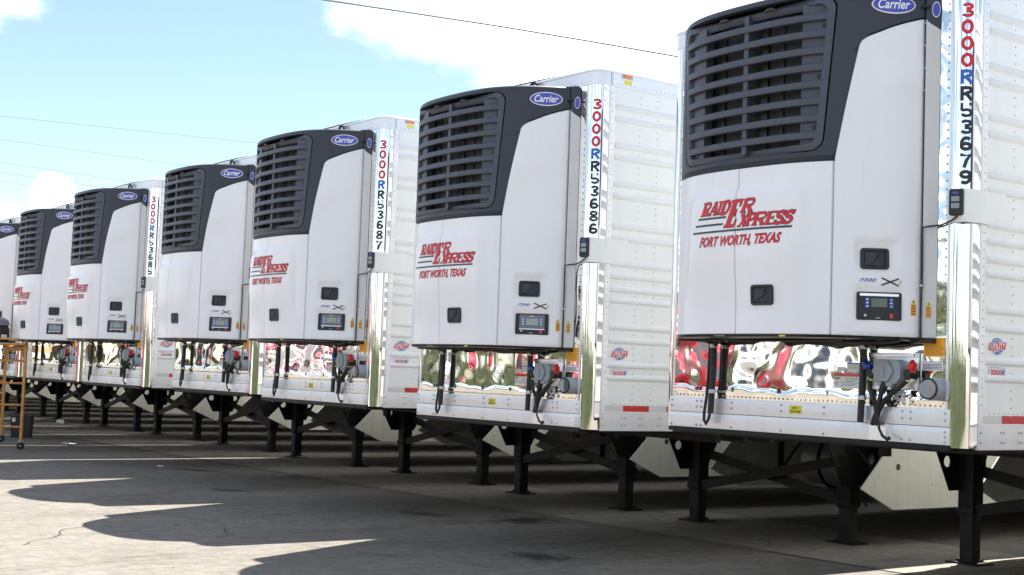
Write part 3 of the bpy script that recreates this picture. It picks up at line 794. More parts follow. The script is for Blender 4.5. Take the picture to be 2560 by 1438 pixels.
def make_trailer(label, group):
    T = thing('refrigerated_trailer', label, 'trailer', group=group)
    L_ = 16.0; R = .122; H = 1.3
    # ---- walls, roof, posts
    mb = MB(); nx, nz = 40, 44
    zs_ = lin(1.396, 1.52, 22) + lin(1.55, 3.985, nz)

    def sag(x, z):      # sheet bellied between the rivet row at its foot and the fasteners above
        zc = 1.452 + .012 * math.sin(x * 9.5) + .007 * math.sin(x * 23 + 1)
        return -.0046 * min(1, max(0, (z - 1.398) / (zc - 1.398))) * (1 - ss(zc, zc + .03, z))
    mb.grid([[(x, sag(x, z), z) for x in lin(-1.178, 1.178, 90)] for z in zs_]); mb.build('front_wall', M['chrome'], T, recalc=False)
    FWALL = T.children[-1]
    ridges = (3.815, 3.717, 3.498, 3.401, 3.183, 3.081, 2.832, 2.735, 2.525, 2.423, 2.314, 2.224, 2.006, 1.895, 1.695, 1.592)
    prof = [(1.312, 0)]
    for z in sorted(ridges): prof += [(z - .031, 0), (z - .024, 0), (z - .018, .010), (z - .007, .0155), (z + .007, .0155), (z + .018, .010), (z + .024, 0), (z + .031, 0)]
    prof += [(3.99, 0)]
    for sg in (1, -1):
        W = MB().grid([[(sg * (H + o * e), y, z) for y, e in ((.19, 0), (.205, 1), (L_, 1))] for z, o in prof]).build('side_wall', M['side'], T, smooth=50, recalc=False)
        if sg > 0:
            mb = MB()
            for y in (.467, .668, 1.28, 1.48, 2.09, 2.30, 2.9, 3.1):
                z = 1.36
                while z < 3.97:
                    if all(abs(z - q) > .028 for q in ridges): mb.bump((H, y, z), (1, 0, 0), .006, .004)
                    z += .0535
            z = 1.33
            for y in lin(.24, 4.0, 75): mb.bump((H, y, 1.378), (1, 0, 0), .005, .004)
            mb.build('rivet_rows', M['rivet'], W, kind='stuff')
        # corner post
        n = 14
        P_ = MB().grid([[(sg * (H - R + R * math.sin(a)), R - R * math.cos(a), z) for a in lin(0, math.pi / 2, n)] for z in lin(1.168, 3.988, 24)]).build('corner_post', M['post'], T, recalc=False)
        mb = MB()
        for y0, y1, o in ((.1225, .128, .003), (.132, .188, .0015)): mb.box(*sorted((sg * H, sg * (H + o))), y0, y1, 1.312, 3.988)
        mb.box(*sorted((sg * 1.162, sg * 1.176)), -.004, 0, 1.396, 3.985)
        mb.build('post_trim', M['alupaint'], P_, smooth=0)
        mb = MB(); z = 1.43
        while z < 3.97: mb.bump((sg * 1.148, -.0005, z), (0, -1, 0), .008, .006); mb.bump((sg * (H + .0015), .16, z), (sg, 0, 0), .005, .004); z += .052
        mb.build('rivet_rows', M['rivet'], P_, kind='stuff')
        # side rails
        mb = MB(); mb.box(*sorted((sg * (H - .02), sg * (H + .005))), .124, L_, 1.166, 1.309); mb.box(*sorted((sg * (H - .02), sg * (H + .012))), .124, L_, 1.160, 1.176); mb.box(*sorted((sg * (H - .01), sg * (H + .008))), .124, L_, 1.305, 1.313)
        SR = mb.build('side_rail', M['alupaint'], T, smooth=0)
        if sg > 0:
            mb = MB(); y = .145
            for y in (.145, .36, .39, .55, .578, .76, .79, .9, .93, .96, 1.2, 1.23, 1.5, 1.53, 1.8, 2.1): mb.bump((H + .005, y, 1.265), (1, 0, 0), .008, .007); mb.bump((H + .005, y, 1.205), (1, 0, 0), .008, .007)
            mb.build('rivet_rows', M['rivet'], SR, kind='stuff')
            y = .172
            for k in range(8):
                d = .20 if k % 2 == 0 else .285
                MB().box(H, H + .002, y, y + d - .002, 1.318, 1.367).build('reflective_strip', M['tape_w' if k % 2 == 0 else 'tape_r'], SR, smooth=0); y += d
    # ---- top rail wrapping the front
    def outline(off):
        pts = [(H + off, 3.0), (H + off, R)] + [(H - R + (R + off) * math.sin(a), R - (R + off) * math.cos(a)) for a in lin(math.pi / 2, 0, 10)]
        return pts + [(-x, y) for x, y in reversed(pts)]
    rows = [[(x * 1., (L_ if y == 3.0 else y), z) for x, y in outline(o)] for z, o in ((3.986, 0), (3.986, .006), (4.094, .006), (4.096, .012), (4.112, .012), (4.117, .004), (4.122, -.06))]
    TR = MB().grid(rows).build('top_rail', M['alupaint'], T, smooth=30)
    mb = MB()
    for x in lin(-1.1, 1.1, 45): mb.bump((x, -.006, 4.01), (0, -1, 0), .006, .004)
    for y in lin(.2, 3.2, 62): mb.bump((H + .006, y, 4.008), (1, 0, 0), .006, .004)
    for z in lin(4.0, 4.085, 5): mb.bump((H + .006, .15, z), (1, 0, 0), .006, .004)
    mb.build('rivet_rows', M['rivet'], TR, kind='stuff')
    MB().box(H - .006, H + .0095, .128, .137, 3.99, 4.094).build('rail_joint', M['rivet'], TR, smooth=0)
    rf = MB(); rf.grid([[(x, y, 4.122 + .035 * (1 - (x / 1.25) ** 2)) for x in lin(-1.25, 1.25, 8)] for y in (.06, L_)]); rf.build('roof', M['roof'], T)
    MB().box(-H, H, L_ - .02, L_, 1.17, 4.11).build('rear_wall', M['side'], T, smooth=0)
    ml = MB().box(H + .006, H + .024, .262, .345, 4.068, 4.093, .004).build('marker_light', M['amber'], T)
    MB().box(H + .005, H + .014, .25, .36, 4.062, 4.098).build('light_base', M['rivet'], ml, smooth=0)
    MB().box(H + .006, H + .0075, .272, .355, 4.018, 4.05).build('sticker', M['yellow'], T, smooth=0)
    # ---- lower front: rail, lip, fasteners
    mb = MB(); mb.box(-1.192, 1.192, -.014, .02, 1.291, 1.396, .003); mb.box(-1.192, 1.192, -.016, .02, 1.182, 1.288, .003); mb.box(-1.192, 1.192, -.017, .0, 1.252, 1.256)
    FR = mb.build('front_rail', M['alupaint'], T, smooth=30)
    MB().box(-1.19, 1.19, -.006, .02, 1.286, 1.293).build('seam', M['black'], FR, smooth=0)
    mb = MB()
    for x in (-1.17, -.915, -.87, -.575, -.12, .245, .86, .92, 1.17):
        for z in (1.372, 1.33, 1.2): mb.bump((x, -.014 if z > 1.29 else -.016, z), (0, -1, 0), .009, .007)
    for z in (1.23, 1.26): mb.bump((1.17, -.016, z), (0, -1, 0), .009, .007)
    mb.build('rivet_rows', M['rivet'], FR, kind='stuff')
    mb = MB()
    for x in lin(-1.13, 1.13, 60): mb.bump((x, -.0005, 1.414), (0, -1, 0), .009, .008)
    for x in (-.93, -.895, -.579, -.155, .255, .84, .91, .99, 1.07): mb.bump((x, -.0005, 1.462), (0, -1, 0), .020, .013)
    for x in (.80, .86, .92): mb.bump((x, -.0005, 1.43), (0, -1, 0), .02, .013)
    mb.build('rivet_rows', M['chrome'], FWALL, kind='stuff')
    mb = MB(); mb.box(-1.20, 1.20, -.012, .05, 1.150, 1.180); mb.box(-1.22, 1.22, .05, 1.3, 1.135, 1.165); mb.box(-.2, .2, .85, 1.2, 1.10, 1.136)
    mb.build('coupler_plate', M['steel'], T, smooth=0)
    MB().cyl((0, .95, 1.14), (0, .95, 1.03), .045, 12).build('kingpin', M['steel'], T)
    mb = MB(); mb.quad((-1.28, .12, 1.164), (1.28, .12, 1.164), (1.28, L_, 1.164), (-1.28, L_, 1.164)); mb.build('floor', M['steel'], T)
    mb = MB(); y = 1.5
    while y < 15.8: mb.box(-1.26, 1.26, y, y + .05, 1.06, 1.163); y += .34
    mb.build('cross_members', M['steel'], T, kind='stuff', smooth=0)
    mb = MB()
    for x in (-.5, .5): mb.box(x - .05, x + .05, 9.6, 15.8, .93, 1.06)
    mb.build('slider_frame', M['steel'], T, smooth=0)
    # ---- stickers on the front wall
    ck = sticker('sticker', M['orange'], T, 1.0, 1.155, 1.711, 1.827)
    f = front_fn(-.0032)
    mb = MB(); put_text(mb, 'CAUTION', f, 1.05, 1.105, 1.813, 1.822, .02)
    for k, (a, b) in enumerate(((.02, .125), (.02, .11), (.012, .13), (.012, .14), (.012, .14), (.012, .14), (.012, .12), (.012, .14), (.012, .14))): surf_rect(mb, f, 1.0 + a, 1.0 + b, 1.800 - .0095 * k, 1.8035 - .0095 * k, 0, 1)
    mb.build('lettering', M['brown'], ck, smooth=0)
    st = sticker('sticker', M['white'], T, .314, .523, 1.500, 1.600)
    surf_rect(MB(), f, .315, .522, 1.576, 1.599, 0, 1).build('sticker_band', M['redp'], st, smooth=0)
    mb = MB(); put_text(mb, 'sapa:', f, .322, .368, 1.553, 1.572, .03)
    for k in range(6): surf_rect(mb, f, .405, .515 - .02 * (k % 3), 1.562 - .009 * k, 1.5645 - .009 * k, 0, 1)
    for k in range(4): surf_rect(mb, f, .322, .352, 1.54 - .007 * k, 1.5425 - .007 * k, 0, 1)
    for q in stroke_quads([(.372, 1.53), (.386, 1.543), (.40, 1.53), (.372, 1.515), (.40, 1.515)], .004, 0): mb.add([f(p[0], p[1]) for p in q], [(0, 1, 2, 3)])
    mb.build('lettering', M['inkk'], st, smooth=0)
    s2 = sticker('sticker', M['white'], T, .417, .513, 1.608, 1.667); surf_rect(MB(), f, .418, .512, 1.658, 1.666, 0, 1).build('sticker_band', M['violet'], s2, smooth=0)
    mb = MB(); [surf_rect(mb, f, .43, .50, 1.645 - .01 * k, 1.6475 - .01 * k, 0, 1) for k in range(3)]; mb.build('lettering', M['greyd'], s2, smooth=0)
    s3 = sticker('sticker', M['tape_w'], T, .34, .408, 1.612, 1.638)
    s4 = sticker('sticker', M['white'], T, .986, 1.142, 1.627, 1.684); mb = MB(); put_text(mb, 'MAXIMUM AIR PRESSURE', f, .99, 1.138, 1.676, 1.683)
    for i in range(8):
        for k in range(4): surf_rect(mb, f, 1.0 + .017 * i, 1.013 + .017 * i, 1.634 + .0095 * k, 1.6405 + .0095 * k, 0, 1)
    mb.build('lettering', M['greyd'], s4, smooth=0)
    s5 = sticker('sticker', M['white'], T, .791, .870, 1.434, 1.496, -.0075); mb = MB(); [surf_rect(mb, front_fn(-.0088), .797, .863 - .01 * (k % 3), 1.485 - .009 * k, 1.4885 - .009 * k, 0, 1) for k in range(6)]; mb.build('lettering', M['greyd'], s5, smooth=0)
    s6 = sticker('sticker', M['yellow'], T, -.048, .057, 1.318, 1.374, -.0145); g = front_fn(-.0165)
    mb = MB(); put_text(mb, '008010', g, -.025, .03, 1.351, 1.364); put_text(mb, '0693-00', g, -.038, .048, 1.325, 1.343, .02); mb.build('lettering', M['inkk'], s6, smooth=0)
    sticker('sticker', M['green'], T, 1.106, 1.118, 1.852, 1.866)
    # ---- hose sets
    def hose(x, loop):
        y = -.055
        mb = MB(); mb.tube([(x, y, 1.775), (x + .002, y, 1.6), (x - .004, y - .004, 1.45), (x - .010, y - .006, 1.29)], [.024, .024, .023, .021], 10); Hh = mb.build('hose', M['rubber'], T)
        for s in (-1, 1): MB().tube([(x, y, 1.76), (x + s * .022, y - .004, 1.785), (x + s * .06, y - .02, 1.806), (x + s * .16, y - .08, 1.812), (x + s * .22, y - .12, 1.812)], [.020, .020, .018, .017, .017], 8).build('hose_branch', M['rubber'], Hh)
        for z in (1.752, 1.432): MB().cyl((x - .001, y, z), (x - .002, y, z + .026), .028, 12).build('clamp', M['rivet'], Hh)
        if loop: MB().tube([(x - .035, y, 1.775), (x - .040, y - .004, 1.6), (x - .050, y - .008, 1.4), (x - .066, y - .012, 1.29), (x - .064, y - .014, 1.24), (x - .046, y - .012, 1.212), (x - .022, y - .010, 1.25), (x - .012, y - .006, 1.30)], .0105, 8).build('drain_tube', M['rubber'], Hh)
    hose(-.722, True); hose(.588, False)
    # ---- connection plate with socket, gladhands, meter
    J = MB().box(.607, .975, -.022, -.006, 1.502, 1.732, .004).build('connection_plate', M['alu'], T)
    mb = MB(); mb.box(.607, .975, -.030, -.022, 1.704, 1.732, .002); mb.box(.607, .975, -.028, -.022, 1.502, 1.524, .002); mb.build('plate_flange', M['alu'], J)
    mb = MB()
    for x in (.63, .955):
        for z in (1.513, 1.718): mb.bump((x, -.029, z), (0, -1, 0), .009, .008)
    mb.build('bolts', M['rivet'], J)
    mb = MB(); fy = lambda u, v, w: (u, w, v)
    mb.prism(roundpoly([(.72, 1.540), (.86, 1.540), (.895, 1.58), (.895, 1.655), (.865, 1.690), (.71, 1.690), (.694, 1.67), (.694, 1.56)], .008, 2), fy, -.090, -.022); SK = mb.build('socket_box', M['grey'], J, smooth=30)
    mb = MB(); hx = [(.812 + .078 * math.cos(a), 1.615 + .072 * math.sin(a)) for a in [math.pi / 3 * k for k in range(6)]]
    mb = MB(); mb.prism(roundpoly([(p[0] - .04, p[1]) for p in hx], .01, 2), fy, -.106, -.090); mb.prism(rrect(.758, 1.613, .060, .076, .012), fy, -.113, -.106); mb.box(.73, .84, -.10, -.07, 1.522, 1.548, .006); mb.build('socket_lid', M['grey'], J, smooth=30)
    MB().cyl((.785, -.085, 1.545), (.755, -.085, 1.485), .024, 10).build('cable_boot', M['rubber'], J)
    for x, m, sg in ((.965, 'redp', 1), (.655, 'bluep', -1)):
        mb = MB(); mb.tube([(x, -.02, 1.60), (x - .01 * sg, -.06, 1.605), (x - .014 * sg, -.10, 1.603)], [.03, .032, .028], 12); mb.cyl((x - .02 * sg, -.085, 1.60), (x - .02 * sg, -.085, 1.565), .016, 8); GH = mb.build('gladhand', M['rubber'], J)
        mb = MB(); mb.tube([(x + .004, -.06, 1.625), (x + .012 * sg, -.085, 1.645), (x + .022 * sg, -.088, 1.665), (x + .012 * sg, -.08, 1.682)], [.022, .030, .028, .012], 12); mb.box(x - .012, x + .03 * sg if sg > 0 else x + .012, -.10, -.07, 1.61, 1.65, .004); mb.build('gladhand_cover', M[m], J)
        MB().cyl((x - .02 * sg, -.085, 1.575), (x - .02 * sg, -.085, 1.555), .014, 8).build('hose_nut', M['yellow'], J)
    for p in ([(.945, -.085, 1.56), (.87, -.09, 1.50), (.775, -.075, 1.44), (.715, -.06, 1.36), (.685, -.05, 1.28)], [(.66, -.085, 1.56), (.675, -.09, 1.49), (.70, -.075, 1.42), (.70, -.06, 1.36), (.66, -.05, 1.28)], [(.755, -.085, 1.49), (.735, -.08, 1.42), (.71, -.07, 1.36), (.70, -.06, 1.28)]):
        MB().tube(p, .015, 8).build('air_line', M['rubber'], J)
    MB().tube([(.70, -.075, 1.37), (.735, -.085, 1.31), (.742, -.085, 1.26), (.765, -.08, 1.215), (.80, -.075, 1.195), (.812, -.07, 1.21)], [.008, .008, .008, .009, .012, .014], 8).build('air_line', M['rubber'], J)
    MB().tube([(.80, -.02, 1.50), (.79, -.05, 1.46), (.76, -.05, 1.42)], .016, 8).build('air_line', M['rubber'], J)
    MB().box(.618, .748, -.024, -.016, 1.184, 1.293).build('guard_plate', M['alu'], T, smooth=0)
    mb = MB(); mb.tube([(1.098, 0, 1.516), (1.10, -.03, 1.516), (1.106, -.085, 1.516), (1.108, -.10, 1.516)], [.068, .068, .067, .065], 28); HT = mb.build('document_canister', M['grey'], T, smooth=40)
    MB().disc((1.108, -.1015, 1.516), (-.06, -1, 0), .058, 28).build('window', M['glass'], HT)
    MB().tube([(1.108 + .061 * math.cos(a), -.102, 1.516 + .061 * math.sin(a)) for a in lin(0, 2 * math.pi, 28)], .006, 6, False).build('bezel', M['black'], HT)
    # ---- bracket with temperature readout on the corner post
    th = lin(-.1, math.pi / 2 + .05, 12); mb = MB()
    prof2 = [(1.150, -.004), (1.20, -.012), (1.285, -.042), (1.300, -.030), (1.325, .10), (1.318, .16), (1.3145, .20), (1.3145, .36)]
    rows = [[(x, y, z) for x, y in prof2] for z in (2.520, 2.720)]
    mb.grid(rows); mb.grid([[(x, y, 2.520) for x, y in prof2], [(x - .012, y + .012, 2.520) for x, y in prof2]]); mb.grid([[(x, y, 2.720) for x, y in prof2], [(x - .012, y + .012, 2.720) for x, y in prof2]])
    BR = mb.build('bracket', M['side'], T, smooth=20)
    dv = Vector((.335, -.942, 0)); du = Vector((.942, .335, 0)); oc = Vector((1.243, -.028, 0))
    def df(u, v, w): p = oc + du * u + dv * w; return (p.x, p.y, v)
    mb = MB(); pl = rrect(0, 2.638, .088, .160, .014, 4); n = len(pl)
    mb.grid([[df(u * k, 2.638 + (v - 2.638) * k, w) for u, v in pl] for k, w in ((1, 0), (1, .030), (.93, .037))], True); mb.add([df(u * .93, 2.638 + (v - 2.638) * .93, .037) for u, v in pl], [tuple(range(n))])
    mb.build('readout', M['black'], BR, smooth=40)
    g2 = lambda u, v, o=0.: df(u, v, .038 + o)
    surf_poly(MB(), g2, [(-.004 + .020 * math.cos(a), 2.693 + .009 * math.sin(a)) for a in lin(0, 2 * math.pi, 16)[:-1]], 0).build('badge', M['carrier'], BR)
    for z in (2.657, 2.616): surf_rect(MB(), g2, -.028, .020, z - .015, z + .015, 0, 1).build('display', M['grey'], BR, smooth=0)
    # ---- side badges
    f = side_fn(H + .0015); B_ = None
    cy, cz = .313, 1.788
    surf_poly(MB(), f, [(cy + .066 * math.cos(a), cz + .054 * math.sin(a)) for a in lin(0, 2 * math.pi, 24)[:-1]], 0).build('globe_badge', M['blue'], T); GB = T.children[-1]
    GB = [o for o in T.children if o.name.startswith('globe_badge')][-1]
    mb = MB()
    for r in (.022, .048):
        for q in stroke_quads([(cy + r * math.sin(a), cz + .054 * math.cos(a)) for a in lin(-math.pi, math.pi, 20)], .003, 0): mb.add([f(p[0], p[1], .0012) for p in q], [(0, 1, 2, 3)])
    for zz in (-.034, .034):
        for q in stroke_quads([(cy - .05, cz + zz - .006), (cy, cz + zz + .006), (cy + .05, cz + zz - .006)], .003, 0): mb.add([f(p[0], p[1], .0012) for p in q], [(0, 1, 2, 3)])
    mb.build('globe_lines', M['white'], GB, smooth=0)
    wv = lambda t: .006 * math.sin((t - .5) * 5.5)
    bn = lambda m, gr, o: MB().grid([[f(cy - .085 - gr + (.17 + 2 * gr) * t + .006 * dz / .022, cz + dz + (gr if dz > 0 else -gr) + wv(t), o) for t in lin(0, 1, 14)] for dz in (-.022, .022)]).build('banner', M[m], GB, smooth=0)
    bn('white', .004, .0018); bn('red', 0, .0028)
    put_text(MB(), 'UTILITY', lambda u, v: f(u, v + wv((u - cy + .085) / .17), .0042), cy - .076, cy + .078, cz - .016, cz + .016, .035, .05).build('lettering', M['white'], GB, smooth=0)
    PB = surf_poly(MB(), f, rrect(.315, 1.629, .176, .060, .006), 0).build('model_plate', M['blue'], T)
    surf_poly(MB(), f, rrect(.315, 1.629, .170, .054, .005), .001).build('plate_field', M['white'], PB)
    mb = MB(); [put_sans(mb, c, lambda u, v, o=0.: f(u, v, .0025 + o), .240 + .0305 * k, .267 + .0305 * k, 1.610, 1.648, .20) for k, c in enumerate('3000')]; mb.build('lettering', M['red'], PB, smooth=0)
    put_sans(MB(), 'R', lambda u, v, o=0.: f(u, v, .0025 + o), .364, .392, 1.610, 1.648, .22).build('lettering', M['blue'], PB, smooth=0)
    # ---- landing gear
    for k, (x, sg) in enumerate(((-1.159, -1), (.917, 1))):
        y = 3.69; mb = MB(); mb.box(x - .078, x + .078, y - .078, y + .078, .40, 1.16, .008); mb.box(x - .088, x + .088, y - .088, y + .088, .42, .47, .004); LG = mb.build('landing_leg', M['steel'], T)
        FT = MB().box(x - .064, x + .064, y - .064, y + .064, -.10, .45, .006)
        FT.build('inner_leg', M['steel'], LG)
        mb = MB(); mb.box(x - .165, x + .165, y - .13, y + .13, 0.0, .016, .004); mb.box(x - .085, x + .085, y - .085, y + .085, .016, .04, .004); mb.build('foot', M['steel'], LG)
        # gusset plates with two lightening holes, outboard of the leg
        xo = x + sg * .084
        outl = [(y - .50, 1.16), (y - .20, .62), (y + .20, .62), (y + .50, 1.16)]
        mb = MB(); holes = [(y - .24, .88, .05), (y + .24, .88, .05)]
        bmx = bmesh.new()
        # plate as two halves each ringed round its hole
        for hc, half in ((holes[0], [(y - .50, 1.16), (y - .20, .62), (y, .62), (y, 1.16)]), (holes[1], [(y, 1.16), (y, .62), (y + .20, .62), (y + .50, 1.16)])):
            aa = sorted({i * math.pi / 12 - math.pi for i in range(24)} | {math.atan2(p[1] - hc[1], p[0] - hc[0]) for p in half})
            o_ = [ray_poly(hc[:2], a, half) for a in aa]; i_ = [(hc[0] + hc[2] * math.cos(a), hc[1] + hc[2] * math.sin(a)) for a in aa]
            for xx in (xo - .006, xo + .006): mb.grid([[(xx, u, v) for u, v in i_], [(xx, u, v) for u, v in o_]], True)
            mb.grid([[(xx, u, v) for u, v in i_] for xx in (xo - .006, xo + .006)], True); mb.grid([[(xx, u, v) for u, v in o_] for xx in (xo - .006, xo + .006)], True)
        bmx.free(); mb.build('gusset_plate', M['steel'], LG, smooth=20)
        mb = MB(); mb.box(x - .02, x + .02, y - .4, y + .4, 1.08, 1.16); mb.box(x - .05, x + .05, y + .05, y + .16, .78, .95, .01); mb.build('gear_box', M['steel'], LG)
    cx = .917
    MB().tube([(cx + .02, 3.60, 1.10), (cx + .10, 3.56, 1.08), (cx + .16, 3.60, .98), (cx + .22, 3.70, .86), (cx + .25, 3.73, .80), (cx + .22, 3.66, .66), (cx + .20, 3.62, .56), (cx + .23, 3.68, .44)], .014, 8).build('crank', M['steel'], T)
    x0, x1, y = -1.10, .86, 3.70
    for (za, zb), dy in (((.45, .86), -.05), ((.80, .45), .05)):
        mb = MB(); h = .05
        mb.add([(x0, y + dy - .012, za - h), (x1, y + dy - .012, zb - h), (x1, y + dy + .012, zb - h), (x0, y + dy + .012, za - h), (x0, y + dy - .012, za + h), (x1, y + dy - .012, zb + h), (x1, y + dy + .012, zb + h), (x0, y + dy + .012, za + h)], [(0, 3, 2, 1), (4, 5, 6, 7), (0, 1, 5, 4), (1, 2, 6, 5), (2, 3, 7, 6), (3, 0, 4, 7)])
        mb.build('cross_brace', M['steel'], T, smooth=0)
    # ---- side skirts
    for sg, ys in ((1, 3.43), (-1, 3.98)):
        xo = sg * 1.272; poly = [(ys, .62), (ys + .48, .41), (11.2, .41), (11.2, 1.16), (ys + .57, 1.16)]
        mb = MB(); fx = lambda u, v, w: (w, u, v)
        mb.prism(poly, fx, xo - .008, xo + .008); SKT = mb.build('side_skirt', M['skirt'], T, smooth=0)
        MB().disc((xo + sg * .0095, ys + .55, .82), (sg, 0, 0), .032, 20).build('access_hole', M['black'], SKT)
        MB().disc((xo + sg * .0095, ys + .55, 1.12), (sg, 0, 0), .05, 20).build('access_hole', M['black'], SKT)
        mb = MB()
        for py, pz in ((ys + .19, .665), (ys + .25, .735), (ys + 1.08, .64), (ys + 1.15, .64), (ys + 1.08, .71), (ys + 1.15, .71), (ys + 2.1, .66), (ys + 2.17, .66), (ys + 2.1, .73), (ys + 2.17, .73)): mb.bump((xo + sg * .0085, py, pz), (sg, 0, 0), .009, .006)
        mb.build('bolts', M['rivet'], SKT, kind='stuff')
        for yy in (ys + 1.1, ys + 2.14, ys + 3.2, ys + 4.3, ys + 5.4): mb = MB(); mb.box(*sorted((xo - sg * .05, xo - sg * .009)), yy, yy + .05, .45, 1.15); mb.add([(xo - sg * .05, yy, .60), (xo - sg * .05, yy + .05, .60), (xo - sg * .5, yy + .05, 1.15), (xo - sg * .5, yy, 1.15)], [(0, 1, 2, 3)]); mb.build('skirt_brace', M['steel'], SKT, smooth=0)
    # ---- fuel tank, wheels
    mb = MB(); mb.tube([(-.62, 5.0, .76), (-.60, 5.0, .76), (.52, 5.0, .76), (.54, 5.0, .76)], [.24, .285, .285, .24], 28); TK = mb.build('fuel_tank', M['tank'], T, smooth=40)
    for x in (-.35, .3): MB().tube([(x, 5.0 + .292 * math.cos(a), .76 + .292 * math.sin(a)) for a in lin(0, 2 * math.pi, 28)], .018, 6, False).build('tank_strap', M['steel'], TK)
    for y in (12.6, 13.85):
        MB().cyl((-1.0, y, .5), (1.0, y, .5), .075, 12).build('axle', M['steel'], T)
        for sg in (-1, 1):
            for x in (.90, 1.19):
                a, b = sg * (x - .13), sg * (x + .13)
                WH = MB().tube([(a, y, .5), (a + sg * .004, y, .5), (a + sg * .05, y, .5), (b - sg * .05, y, .5), (b - sg * .004, y, .5), (b, y, .5)], [.30, .44, .505, .505, .44, .30], 28).build('wheel', M['tyre'], T, smooth=30)
                MB().tube([(b + sg * .001, y, .5), (b - sg * .07, y, .5), (b - sg * .05, y, .5), (b - sg * .01, y, .5)], [.295, .27, .12, .09], 24).build('rim', M['alu'], WH, smooth=30)
    return T


def post_letters(T, number):
    """characters applied down the right corner post"""
    R = .1235
    def pf(u, v, o=0.):
        a = math.radians(40) + u / R; return (1.178 + (R + o) * math.sin(a), .122 - (R + o) * math.cos(a), v)
    items = [('3', 'red'), ('0', 'red'), ('0', 'red'), ('0', 'red'), ('R', 'blue')] + [(c, 'inkk') for c in number]
    P_ = [o for o in T.children if o.name.startswith('corner_post')][0]
    for i, (c, m) in enumerate(items):
        z = 3.822 - .1025 * i
        put_sans(MB(), c, lambda u, v, o=0.: pf(u, v, .001 + o), -.0375, .0375, z - .0445, z + .0445, .20 if c in '358' else .235).build('lettering', M[m], P_, smooth=0)


TR = [(0, 0, .025, 0), (-3.5823, .1498, -.052, -.010), (-6.9678, .2440, -.002, -.0298), (-10.3464, .6376, .0188, -.0315), (-13.7004, .6521, .0091, -.0295), (-17.1839, .9827, .0046, -.0293),
      (-20.62, 1.13, .004, -.030), (-24.05, 1.3, 0, -.03), (-27.5, 1.45, .0, -.03), (-31.0, 1.6, 0, -.03), (3.62, -.05, .0, .0)] + [(-34.5 - 3.47 * k, 1.75 + .14 * k, 0, -.03) for k in range(8)]
HID = 'white refrigerated trailer farther down the row, hidden behind the ones at the left edge'  # unseen trailers continuing the row, added to keep the ground beneath it dark
LAB = ['nearest white refrigerated trailer at right, its corner post numbered R53679',
       'white refrigerated trailer second from the right, corner post numbered R53686',
       'white refrigerated trailer third from the right, corner post numbered R53687',
       'white refrigerated trailer with no red haulier name on its cooling unit doors',
       'white refrigerated trailer with corner post numbered R53685, fifth from the right',
       'white refrigerated trailer just right of the orange scaffold, its post hidden behind a neighbour',
       'white refrigerated trailer cut by the left edge of the photo, behind the orange scaffold',
       HID, HID, HID,
       'white refrigerated trailer outside the picture to the right of the one numbered R53679'] + [HID] * 8  # unseen right-hand trailer added so its shade falls on the nearest one's side
NUM = ['R53679', 'R53686', 'R53687', '', 'R53685', '', '', '', '', '', ''] + [''] * 8
GRP = 'refrigerated trailers parked in a row'
proto = make_trailer(LAB[0], GRP)
units = {}
trailers = [proto]
for i in range(1, len(TR)):
    c = proto.copy(); COL.objects.link(c); c['label'] = LAB[i]
    for ch in list(proto.children): copy_part(ch, c)
    trailers.append(c)
u_open = make_refrigeration_unit(trailers[0], True, True)
u_std = make_refrigeration_unit(trailers[1], True, False)
for i in (2, 4, 5, 6, 7, 8, 9, 10, *range(11, 19)): copy_part(u_std, trailers[i])
make_refrigeration_unit(trailers[3], False, False)
for i, T in enumerate(trailers):
    x, y, dz, rz = TR[i]; T.location = (x, y, dz); T.rotation_euler = (0, 0, rz)
    for ch in T.children:
        if ch.name.startswith('landing_leg'):
            for g in ch.children:
                if g.name.startswith(('foot', 'inner_leg')): g.location.z = -dz + .006
        if ch.name.startswith('wheel'): ch.location.z = -dz
    post_letters(T, NUM[i])


